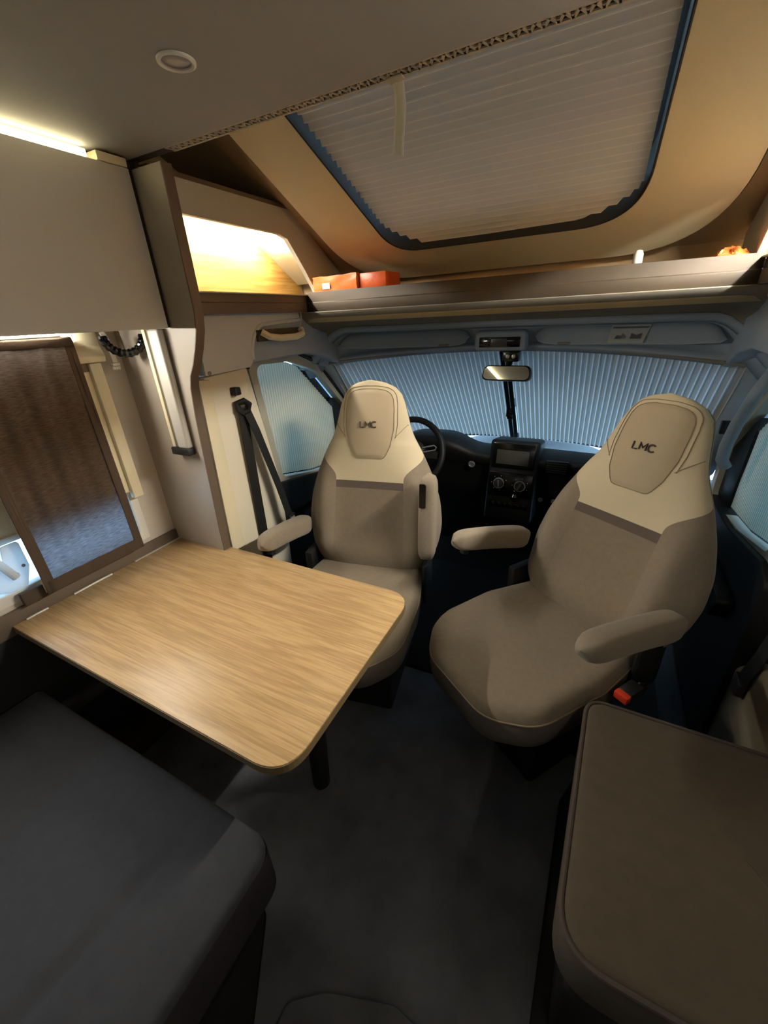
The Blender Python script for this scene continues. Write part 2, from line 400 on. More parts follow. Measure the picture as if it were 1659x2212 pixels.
# curtain: softly folded sheet
def curtain_rows(y0, y1, z0, z1, x, n=60, k=40, amp=.006):
    rows = []
    for i in range(k+1):
        z = z1 + (z0-z1)*i/k
        rows.append([(x + amp*(sin(22*((y-y0)/(y1-y0))+1.3*sin(3*(1-i/k))) + .5*sin(47*(y-y0)/(y1-y0)+i*.05))*(.35+.65*(1-i/k)), y, z) for y in [y0+(y1-y0)*j/n for j in range(n+1)]])
    return rows
cu = thing('curtain', 'dark brown curtain hanging over the left window', 'curtain', (-1.44, .58, .77))
grid('curtain_cloth', 'curtain', curtain_rows(.435, .735, .765, 1.482, -1.442), cu)
# hems: doubled cloth on the bottom and the two sides
for nm, a in (('bottom_hem', (.435, .747, .765, .805)), ('side_hem', (.722, .748, .765, 1.48)), ('side_hem', (.425, .452, .765, 1.48))):
    grid(nm, 'curtainhem', curtain_rows(*a, -1.4385, n=12, k=40, amp=.0015), cu, solid=.003)
box('gather_tape', 'curtainhem', -1.452, -1.430, .30, .748, 1.465, 1.492, cu, bevel=.006)
o = box('curtain_tab', 'curtainhem', -1.482, -1.462, .37, .430, .748, .793, bevel=.003)
tag(o, 'dark lower corner of a second curtain peeping out left of the brown curtain', 'curtain')
o = box('curtain_rail', 'white', -1.462, -1.432, -.4, .72, 1.492, 1.500, bevel=.002)
tag(o, 'white curtain rail under the grey overhead cabinet', 'curtain rail')

# cord, cable ring, aluminium rail
pc = thing('pull_cord', 'white cord with fluted end piece hanging under the cabinet', 'cord', (-1.46, .86, 1.38))
tube('cord', 'white', [(-1.465, .858, 1.500), (-1.462, .866, 1.475), (-1.458, .868, 1.44), (-1.455, .866, 1.405)], .008, pc, flat=(.016, .004, (1, 0, 0)))
box('clip', 'white', -1.465, -1.447, .853, .879, 1.396, 1.404, pc, bevel=.002)
for k in range(3): lathe('end_bead', 'white', [(.002, 0), (.0055, .003), (.0055, .010), (.002, .013)], (-1.456, .857+.009*k, 1.382), pc, seg=10)
cr = thing('cable_loop', 'black corrugated cable conduit looped under the cabinet end', 'cable', (-1.38, .86, 1.43))
pth = [(-1.38+.055*cos(a)*.4, .872+.052*cos(a), 1.488+.055*sin(a)) for a in [pi*(1.0+1.0*k/24) for k in range(25)]]
tube('conduit', 'blackgloss', pth, [.0115 + (.0025 if k % 2 else 0) for k in range(25)], cr, seg=12, smooth=False)
rl = thing('wall_rail', 'silver aluminium rail with black end on the greige partition', 'rail', (-1.28, .905, 1.09))
box('rail_profile', 'alu', -1.290, -1.238, .893, .919, 1.118, 1.50, rl, bevel=.008, seg=3)
box('rail_channel', 'greycloth', -1.305, -1.291, .903, .919, 1.115, 1.50, rl, bevel=.001)
box('rail_lip', 'cream', -1.322, -1.306, .898, .919, 1.12, 1.50, rl, bevel=.002)
box('end_cap', 'black', -1.324, -1.236, .889, .919, 1.094, 1.120, rl, bevel=.003)

# ================================================================== PARTITION between dinette and cab (left)
pp = thing('partition_panel', 'greige upright partition board with a curved brown front edge', 'partition', (-1.35, .935, 0))
prof = [(-1.50, 0), (-1.235, 0), (-1.219, .80), (-1.197, 1.227), (-1.186, 1.32), (-1.172, 1.36), (-1.148, 1.393), (-1.122, 1.44), (-1.100, 1.49), (-1.090, 1.54), (-1.091, 1.885), (-1.50, 1.885)]
prism('board', 'panel', prof, 1, .921, .948, pp)
eb = bmesh.new()
e2 = prof[1:-1]
for i in range(len(e2)-1):
    (xa, za), (xb, zb) = e2[i], e2[i+1]
    v = [eb.verts.new(p) for p in ((xa, .920, za), (xb, .920, zb), (xb+.004, .920, zb), (xa+.004, .920, za), (xa, .952, za), (xb, .952, zb), (xb+.004, .952, zb), (xa+.004, .952, za))]
    for f in ((0, 1, 2, 3), (7, 6, 5, 4), (3, 2, 6, 7), (0, 4, 5, 1)): eb.faces.new([v[k] for k in f])
bmesh.ops.remove_doubles(eb, verts=eb.verts, dist=1e-5)
fin(eb, 'edge_band', 'brown', pp, smooth=True)
box('return_board', 'brown', -1.225, -1.202, .952, 1.041, 1.53, 1.90, pp, bevel=.001)
box('upper_stile', 'darkbrown', -1.50, -1.228, .952, .965, 1.53, 2.24, pp, bevel=.001)

# ================================================================== OVERHEAD CABINETS
def overhead(side, label):
    s = (lambda x: x) if side < 0 else mir
    def bx(nm, m, x0, x1, *r, parent=None, bevel=.002):
        a, b = sorted((s(x0), s(x1))); return box(nm, m, a, b, *r, parent, bevel=bevel)
    c = thing('overhead_cabinet', label, 'cabinet', (s(-1.36), -.2, 1.5), group='overhead cabinets')
    bx('carcass', 'brown', -1.498, -1.222, -2.3, .918, 1.512, 1.884, parent=c)
    bx('door', 'cab', -1.220, -1.200, -.5, .908, 1.500, 1.884, parent=c)
    bx('door', 'cab', -1.220, -1.200, -2.3, -.505, 1.500, 1.884, parent=c)
    bx('side_strip', 'darkbrown', -1.222, -1.204, .911, .919, 1.502, 1.90, parent=c)
    bx('led_strip', 'ledc' if side < 0 else 'ledcr', -1.222, -1.210, -2.28, .81 if side < 0 else .915, 1.887, 1.903, parent=c, bevel=.001)
    bx('under_led_strip', 'ledu' if side < 0 else 'fillur', -1.44, -1.43, -2.2 if side > 0 else .15, .72, 1.504, 1.511, parent=c, bevel=.001)
    bx('top_filler', 'cream', -1.30, -1.202, .83, .909, 1.886, 1.906, parent=c)
    return c
overhead(-1, 'grey overhead cabinet above the brown curtain with lit strip on top')
# right-hand cabinet, out of view; its under strip is added fill
oc = overhead(1, 'grey overhead cabinet over the side bench opposite')

# ================================================================== DROP-DOWN BED (its underside is the ceiling seen)
bd = thing('drop_down_bed', 'pale drop-down bed underside with lace trimmed front edge', 'bed', (-.43, .0, 1.91))
box('underside_panel', 'ceil', -1.245, .385, -1.15, .932, 1.910, 1.932, bd, bevel=.002)
box('mattress', 'greycloth', -1.20, .34, -1.10, .915, 1.934, 2.06, bd, bevel=.03, seg=3)
lt = bmesh.new()
zA = 1.9115
for y0, y1 in ((.932, .939), (.959, .966)): bbox(lt, -1.08, .36, y0, y1, zA, zA+.003)
n = 66; p = 1.44/n
for i in range(n):
    x = -1.08+i*p
    for a, b in ((x, x+.5*p), (x+p, x+.5*p)):
        prism_bm(lt, [(a-.0032, .938), (a+.0032, .938), (b+.0032, .960), (b-.0032, .960)], 2, zA, zA+.003)
    prism_bm(lt, [(x+.36*p, .948), (x+.64*p, .948), (x+.58*p, .956), (x+.42*p, .956)], 2, zA, zA+.003)
o = fin(lt, 'lace_trim', 'lace', bd); o['kind'] = 'stuff'
box('front_board', 'darkbrown', -1.24, .38, .933, .972, 1.9165, 1.95, bd, bevel=0)
sp = thing('ceiling_spotlight', 'round recessed spotlight set into the pale bed underside', 'lamp', (-.732, .698, 1.91))
R = [(.024, -.0005), (.0245, -.003), (.028, -.005), (.0315, -.0035), (.032, -.0005)]
bm = bmesh.new(); rg = []
for r, h in R: rg.append([bm.verts.new((-.732+r*cos(2*pi*k/40), .698+r*sin(2*pi*k/40), 1.91+h)) for k in range(40)])
for i in range(4):
    for k in range(40): bm.faces.new((rg[i][k], rg[i][(k+1) % 40], rg[i+1][(k+1) % 40], rg[i+1][k]))
fin(bm, 'bezel', 'white', sp, smooth=True)
lathe('lens', 'lens', [(.0242, 0), (.022, -.0008), (.008, -.001)], (-.732, .698, 1.91), sp, seg=32)
bs = thing('hanging_strap', 'white fabric strap hanging from the bed edge', 'strap', (-.444, .942, 1.80))
rows = []
for i in range(25):
    t = i/24; z = 1.911-.112*t; yy = .969+.004*sin(t*3); xo = .003*sin(t*5)
    wd = .0115
    rows.append([(-.4425+xo+wd*k, yy+.0012*abs(k), z+(.004*(-k) if i == 24 else 0)) for k in (-1, -.5, 0, .5, 1)])
grid('strap_band', 'strap', rows, bs, solid=.0015)
box('strap_tab', 'lace', -.460, -.426, .950, .972, 1.908, 1.9112, bs, bevel=.001)

# ================================================================== SKYLIGHT (slope over the cab)
w2 = sempty('window_2', (-.43, 1.5, 1.885))
def SP(x, y, d): return (x, y-.4472*d*-1*0, slope_z(y)+d*1.118)   # d: distance above slope face, measured straight up
def slope_ring(nm, m, outer, inner, d0, d1, parent, bevel=0):
    bm = bmesh.new(); n = len(outer)
    L = [[bm.verts.new(SP(p[0], p[1], d)) for p in loop] for d in (d0, d1) for loop in (outer, inner)]
    for i in range(n):
        j = (i+1) % n
        bm.faces.new((L[0][i], L[0][j], L[1][j], L[1][i])); bm.faces.new((L[2][i], L[3][i], L[3][j], L[2][j]))
        bm.faces.new((L[0][i], L[2][i], L[2][j], L[0][j])); bm.faces.new((L[1][i], L[1][j], L[3][j], L[3][i]))
    return fin(bm, nm, m, parent, smooth=True)
outer = round_poly([(-1.135, .80), (-1.115, 1.955), (.285, 1.945), (.255, .80)], [.02, .27, .33, .02], 14)
inner = round_poly([(-.945, .86), (-.850, 1.790), (.030, 1.785), (.055, .86)], [.02, .13, .20, .02], 14)
slope_ring('surround_panel', 'beige', outer, inner, 0, .022, w2)
in2 = round_poly([(-.942, .863), (-.847, 1.787), (.027, 1.782), (.052, .863)], [.02, .13, .20, .02], 14)
slope_ring('opening_liner', 'gasket', inner, in2, -.001, .09, w2)
tube('gasket', 'gasket', [SP(x, y, .000) for x, y in inner], .0035, w2, seg=6, closed=True)
tube('panel_edge', 'gasket', [SP(x, y, .006) for x, y in round_poly([(-1.137, .80), (-1.117, 1.957), (.287, 1.947), (.257, .80)], [.02, .27, .33, .02], 14)], .0028, w2, seg=6, closed=True)
# pleated roof blind: folds run across the vehicle
def rfn(u):
    y = .86+(1.80-.86)*u; f = (y-.86)/.93
    xl = -.925+.090*f; xr = .033-.018*f
    if y > 1.66: t = (y-1.66)/.14; xl += .13*t*t; xr -= .19*t*t
    return [SP(xl+(xr-xl)*k/24, y, .024) for k in range(25)], Vector((0, -.447, -.894))
pleats('pleated_blind', 'roofblind', 'rooffold', rfn, 39, w2, .006, .09)
slope_ring('dome_frame', 'black', round_poly([(-.965, .80), (-.965, 1.86), (.085, 1.86), (.085, .80)], .05), round_poly([(-.90, .88), (-.84, 1.76), (.0, 1.76), (.03, .88)], .05), .085, .10, w2)
rows = [[SP(x, y, .105+.05*sin(pi*(y-.82)/1.02)*sin(pi*(x+.965)/1.05)) for x in [-.965+1.05*k/16 for k in range(17)]] for y in [.80+1.06*k/16 for k in range(17)]]
grid('dome_pane', 'glass', rows, w2)

# ================================================================== CUBBIES AND OVERCAB SHELF
def cubby(side, label):
    s = (lambda x: x) if side < 0 else mir
    c = thing('corner_cubby', label, 'cabinet', (s(-1.3), 1.3, 1.6), group='corner cubbies over the cab doors')
    # front board with opening
    outer = [(1.041, 1.60), (1.041, 1.897), (1.30, 1.897), (1.56, 1.897), (1.62, 1.874), (1.72, 1.816), (1.80, 1.769), (1.86, 1.734), (1.935, 1.690), (1.935, 1.60)]
    inner = [(1.043, 1.602), (1.043, 1.808), (1.28, 1.808), (1.49, 1.808), (1.535, 1.798), (1.585, 1.745), (1.635, 1.69), (1.68, 1.635), (1.695, 1.615), (1.697, 1.602)]
    a, b = sorted((s(-1.216), s(-1.200)))
    ring_prism('face_board', 'cab', outer, inner, 0, a, b, c)
    # thin bright edging round the opening
    bm = bmesh.new(); tube_bm(bm, [(s(-1.198), y, z) for y, z in inner], .0022, 6, closed=True); fin(bm, 'opening_edge', 'cream', c, smooth=True)
    a, b = sorted((s(-1.495), s(-1.487)))
    prism('back_panel', 'cubby', [(.97, 1.60), (1.975, 1.60), (1.975, 1.68), (1.56, 1.895), (.97, 1.895)], 0, a, b, c)
    a, b = sorted((s(-1.497), s(-1.2005)))
    box('top_board', 'brown', a, b, .97, 1.575, 1.8968, 1.910, c, bevel=0)
    # sloping end wall
    bm = bmesh.new(); prism_bm(bm, [(1.56, 1.897), (1.945, 1.672), (1.950, 1.680), (1.566, 1.905)], 0, s(-1.486), s(-1.218)); fin(bm, 'sloping_top', 'cream', c)
    a, b = sorted((s(-1.408), s(-1.396)))
    box('led_strip', 'led' if side < 0 else 'ledr', a, b, 1.03, 1.54, 1.868, 1.880, c, bevel=.001)
    a2_, b2_ = a, b
    prism('led_strip', 'led' if side < 0 else 'ledr', [(1.60, 1.853), (1.70, 1.795), (1.705, 1.803), (1.605, 1.862)], 0, a2_, b2_, c)
    a, b = sorted((s(-1.414), s(-1.390)))
    box('led_holder', 'white', a, b, 1.02, 1.55, 1.881, 1.896, c, bevel=.001)
    return c
cubby(-1, 'lit corner cubby with pale oak back left of the skylight')
cubby(1, 'lit corner cubby at the right end of the overcab shelf')
sh = thing('overcab_shelf', 'brown overcab shelf with a raised lip above the windscreen', 'shelf', (-.43, 1.8, 1.53))
box('shelf_board', 'brownlip', -1.497, .637, 1.645, 1.995, 1.575, 1.598, sh, bevel=.001)
box('shelf_board', 'brownlip', -1.497, -1.225, .955, 1.645, 1.575, 1.598, sh, bevel=.001)
box('shelf_board', 'brownlip', .365, .637, .955, 1.645, 1.575, 1.598, sh, bevel=.001)
def lip_prof(a): return [(a, 1.535), (a, 1.571), (a+.006, 1.573), (a+.006, 1.612), (a+.022, 1.612), (a+.022, 1.535)]
prism('front_lip', 'brownlip', lip_prof(1.622), 0, -1.205, .345, sh, bevel=.0015)
for sx in (-1, 1):
    s = (lambda x: x) if sx < 0 else mir
    pts = [(s(-1.204), 1.535), (s(-1.204), 1.571), (s(-1.210), 1.573), (s(-1.210), 1.603), (s(-1.224), 1.603), (s(-1.224), 1.535)]
    prism('side_lip', 'brown', pts, 1, .953, 1.64, sh, bevel=.0012)
# cream roll below the lip, one run across the cab
prism('roll_profile', 'creamlip', round_poly([(1.640, 1.536), (1.640, 1.508), (1.660, 1.492), (1.70, 1.495), (1.70, 1.536)], [.004, .012, .012, .004, 0]), 0, -1.235, .375, sh, smooth=True)

# things on the shelf
ob = thing('orange_package', 'orange film wrapped box on the left end of the overcab shelf', 'package', (-1.012, 1.722, 1.598), radians(-3))
bm = bmesh.new(); bbox(bm, -.165, .060, -.075, .06, .001, .070)
bmesh.ops.subdivide_edges(bm, edges=bm.edges, cuts=6, use_grid_fill=True)
for v in bm.verts: v.co += Vector((random.uniform(-1, 1), random.uniform(-1, 1), random.uniform(-1, 1)))*.0025
fin(bm, 'film_wrap', 'orangelight', ob, smooth=True, local=True)
bm = bmesh.new(); bbox(bm, .066, .19, -.062, .062, .001, .068)
fin(bm, 'carton', 'orange', ob, local=True, bevel=.003)
box('label_patch', 'sticker', -.115, -.075, -.0785, -.077, .022, .045, ob, bevel=0, local=True)
bg_ = thing('crumpled_bag', 'crumpled orange plastic bag at the right end of the shelf', 'bag', (.278, 1.722, 1.598))
rows = []
for i in range(15):
    v = i/14; r = []
    for j in range(29):
        a = 2*pi*j/28
        rr = sin(pi*min(1, .08+v*.92)) if False else sqrt(max(0, 1-(v*1.0)**2))
        x = .050*rr*cos(a)*(1+.18*sin(3*a+2*v)+.08*random.uniform(-1, 1)); y = .05*rr*sin(a)*(1+.15*sin(4*a))
        z = .033*v*(1+.25*sin(2.5*a))+.006*random.uniform(-1, 1)*(v > 0)
        r.append((x, y, max(.001, z)))
    r[-1] = r[0]; rows.append(r)
grid('bag_film', 'orangelight', rows, bg_, local=True, smooth=False)
o = lathe('white_cap', 'white', [(.013, 0), (.0145, .004), (.0145, .045), (.010, .055), (.004, .057)], (.041, 1.72, 1.598), seg=20)
tag(o, 'small white cap standing on the overcab shelf', 'cap')

# ================================================================== CAB: headliner, visors, windscreen
def hl_drop(x):
    d = abs(x+.43); return .17*sm((d-.72)/.24)**1.3
def hl_row(x):
    dz = hl_drop(x); k = ((x+.43)/.9)**2
    yb = -.17*k
    P = [(1.60, 1.535), (1.655, 1.508), (1.70, 1.505), (1.80+yb*.3, 1.500), (1.90+yb*.6, 1.488), (1.955+yb, 1.468), (1.975+yb, 1.452), (2.00+yb, 1.444)]
    return [(x, y, z-dz*sm((i)/3)) for i, (y, z) in enumerate(P)]
hd = thing('cab_headliner', 'grey foam headliner above the windscreen and sun visors', 'headliner', (-.43, 1.8, 1.5))
xs = [-1.40+1.94*i/60 for i in range(61)]
grid('liner_front', 'greycloth', [hl_row(x) for x in xs], hd, solid=.004)
def hl_row2(x):
    dz = hl_drop(x); k = ((x+.43)/.9)**2; yb = -.17*k
    # visor recess: deeper between the middle console and the ends
    d = abs(x+.43); rec = sm((d-.115)/.03)*sm((.83-d)/.05)
    P = [(2.00+yb, 1.444), (2.005+yb+.03*rec, 1.432), (2.03+yb+.05*rec, 1.40), (2.045+yb+.03*rec, 1.365), (2.035+yb, 1.357), (2.050+yb, 1.348), (2.068+yb, 1.336), (2.075+yb, 1.340), (2.24+yb, 1.40)]
    d2 = ((x+.43)/.87)**2; yl = 2.068+yb
    zl = 1.338-.048*d2+.08*((2.095-.19*d2)-yl)-.004
    out = []
    for i, (y, z) in enumerate(P):
        if i < 3: zz = z-dz
        elif i < 8: zz = zl+(z-1.336)
        else: zz = zl+.06
        out.append((x, y, zz))
    return out
grid('liner_recess', 'grey', [hl_row2(x) for x in xs], hd, solid=.004)
grid('liner_ridge', 'grey', [[(x, hl_row(x)[5][1]-.004, hl_row(x)[5][2]-.002), (x, hl_row(x)[6][1]-.012, hl_row(x)[6][2]-.006), (x, hl_row(x)[7][1]+.004, hl_row(x)[7][2]-.006)] for x in xs], hd, solid=.004)

for sg in (-1, 1):
    s = (lambda x: x) if sg < 0 else mir
    a, b = sorted((s(-1.44), s(-1.242)))
    prism('liner_side', 'grey', round_poly([(1.24, 1.535), (1.24, 1.36), (1.66, 1.365), (1.80, 1.34), (1.93, 1.28), (1.97, 1.30), (1.90, 1.40), (1.72, 1.535)], [0, 0, .1, .1, .01, .01, .05, 0]), 0, a, b if sg < 0 else b, hd, bevel=.02, seg=4)
def visor(x0, x1, label, lean):
    v = thing('sun_visor', label, 'sun visor', ((x0+x1)/2, 2.0, 1.37), group='sun visors')
    rows = []; n = 40
    for i in range(n+1):
        t = i/n; x = x0+(x1-x0)*t; k = ((x+.43)/.9)**2; yb = -.17*k
        e = (1-abs(2*t-1)**8)**.5 if 0 < t < 1 else 0
        zc = 1.398-hl_drop(x)*.8; hh = .036*e+.001
        loop = []
        for a in range(16):
            an = 2*pi*a/16; cz = sin(an); cy = cos(an)
            loop.append((x, 2.008+yb+cy*.009+.018*cz, zc+hh*(abs(cz)**.6)*(1 if cz > 0 else -1)))
        rows.append(loop)
    grid('visor_body', 'grey', rows, v, closed=True)
    xc = x1-.12 if lean < 0 else x0+.12
    k = ((xc+.43)/.9)**2
    box('visor_clip', 'greycloth', xc-.025, xc+.025, 1.985-.17*k, 2.003-.17*k, 1.362, 1.372, v, bevel=.003)
    return v
visor(-1.22, -.575, 'grey sun visor above the driver side windscreen blind', -1)
v2 = visor(-.285, .36, 'grey sun visor with a pale airbag sticker above the passenger side', 1)
bm = bmesh.new()
def stk(x, z): 
    k = ((x+.43)/.9)**2; return (x, 1.9905-.17*k+.018*((z-1.398)/.036), z-hl_drop(x)*.8)
bm.faces.new([bm.verts.new(p) for p in (stk(-.005, 1.368), stk(.115, 1.368), stk(.135, 1.431), stk(.005, 1.431))])
bmesh.ops.solidify(bm, geom=list(bm.faces), thickness=.001)
sk = fin(bm, 'airbag_sticker', 'sticker', v2)
def skb(nm, m, pts, off):
    bm = bmesh.new(); bm.faces.new([bm.verts.new((p[0], p[1]-off, p[2])) for p in [stk(*q) for q in pts]])
    bmesh.ops.solidify(bm, geom=list(bm.faces), thickness=.0004); return fin(bm, nm, m, sk)
skb('pictogram', 'stickergrey', [(.018, 1.383), (.055, 1.385), (.058, 1.390), (.045, 1.402), (.040, 1.393), (.026, 1.396)], .0022)
skb('pictogram', 'stickergrey', [(.070, 1.383), (.106, 1.383), (.110, 1.402), (.092, 1.395), (.074, 1.402)], .0022)
skb('header_line', 'stickergrey', [(.008, 1.419), (.128, 1.419), (.130, 1.425), (.009, 1.425)], .0022)

dl = thing('dome_console', 'grey overhead console with a reading lamp above the mirror', 'console', (-.43, 2.0, 1.37))
box('console_body', 'grey', -.545, -.315, 1.962, 2.06, 1.340, 1.425, dl, bevel=.02, seg=4)
box('lamp_recess', 'darkglass', -.520, -.340, 1.956, 1.963, 1.356, 1.398, dl, bevel=.003)
box('lamp_lens', 'screen', -.468, -.395, 1.948, 1.957, 1.360, 1.396, dl, bevel=.008, seg=3)

# windscreen, and a white bonnet added outside to bounce daylight in
w3 = sempty('window_3', (-.43, 2.6, .8))
rows = []
for i in range(13):
    t = i/12; r = []
    for j in range(31):
        x = -1.42+1.98*j/30; k = ((x+.43)/.92)**2
        r.append((x, 2.19+.80*t-(.20+.12*t)*k, 1.345-.05*k*(1-t)-.74*t+.05*k*t))
    rows.append(r)
grid('windscreen_glass', 'glass', rows, w3)
o = prism('bonnet', 'bonnet', [(2.98, .70), (3.6, .55), (3.6, .3), (2.98, .3)], 0, -1.35, .49, bevel=.03)
tag(o, 'white bonnet added outside the windscreen to bounce daylight onto the blinds', 'bonnet')

# pleated windscreen blinds
def blind_pt(x, t):
    d = (x+.43)/.87; d2 = d*d
    yt, zt = 2.095-.19*d2, 1.338-.048*d2
    yb, zb = 2.60-.33*d2, .782+.035*d2
    return Vector((x, yt+(yb-yt)*t, zt+(zb-zt)*t))
def blind(x0, x1, label, npl):
    b = thing('windscreen_blind', label, 'blind', ((x0+x1)/2, 2.5, .79), group='pleated windscreen blinds')
    def fn(u):
        x = x0+(x1-x0)*u; d = (x+.43)/.87
        return [blind_pt(x, t) for t in [k/14 for k in range(15)]], Vector((.25*d, -.78, -.60)).normalized()
    pleats('pleated_cloth', 'blind', 'foldedge', fn, npl, b, .006, .11)
    return b
bl1 = blind(-1.315, -.452, 'pleated grey windscreen blind on the driver side', 37)
bl2 = blind(-.408, .455, 'pleated grey windscreen blind on the passenger side', 37)
def rail_strip(nm, m, x0, x1, t0, t1, parent, off, th=.012):
    rows = []
    for t in [t0+(t1-t0)*k/14 for k in range(15)]:
        rows.append([tuple(blind_pt(x, t)+Vector((0, -.75, -.62)).normalized()*off) for x in (x0, x1)])
    return grid(nm, m, rows, parent, solid=th, smooth=False)
rail_strip('closing_rail', 'black', -.452, -.432, 0, 1.0, bl1, .008)
rail_strip('closing_rail', 'black', -.428, -.408, 0, 1.0, bl2, .008)
q = blind_pt(-.43, .63)
hb = bmesh.new(); bbox(hb, -.455, -.425, q.y-.035, q.y-.012, q.z-.035, q.z+.02); bbox(hb, -.448, -.415, q.y-.042, q.y-.03, q.z-.045, q.z-.015)
fin(hb, 'latch', 'blackgloss', bl1, bevel=.005)
# upper guide rail of each blind
for b, x0, x1 in ((bl1, -1.30, -.44), (bl2, -.42, .44)):
    pts = [blind_pt(x0+(x1-x0)*k/20, -.012) + Vector((0, -.012, .004)) for k in range(21)]
    tube('top_guide', 'greycloth', pts, .01, b, flat=(.034, .010, (0, -.5, 1)))

mr = thing('rear_view_mirror', 'rear-view mirror with black rim in front of the blinds', 'mirror', (-.397, 2.0, 1.24))
sq = round_poly([(-.515, 1.207), (-.50, 1.275), (-.29, 1.276), (-.279, 1.207)], .03, 6)
sq2 = [(-.397+(x+.397)*.93, 1.241+(z-1.241)*.84) for x, z in sq]
prism('mirror_shell', 'blackgloss', sq, 1, 1.992, 2.022, mr, bevel=.004)
g = prism('mirror_glass', 'mirror', sq2, 1, 1.9890, 1.9915, mr)
for ob_ in list(mr.children): ob_.data.transform(Matrix.Rotation(radians(-4), 4, 'Z') @ Matrix.Rotation(radians(-13), 4, 'X'))
tube('mirror_arm', 'black', [(-.395, 2.02, 1.262), (-.392, 2.055, 1.29), (-.39, 2.075, 1.325)], .012, mr)
cm = thing('sensor_housing', 'black camera sensor housing between the mirror and console', 'sensor', (-.385, 2.05, 1.29))
box('housing', 'blackgloss', -.425, -.350, 2.018, 2.07, 1.288, 1.338, cm, bevel=.006)
for x in (-.400, -.374): lathe('sensor_lens', 'chrome', [(.009, 0), (.009, .004), (.004, .006)], (x, 2.018, 1.312), cm, seg=14, mx=Matrix.Rotation(pi/2, 4, 'X'))

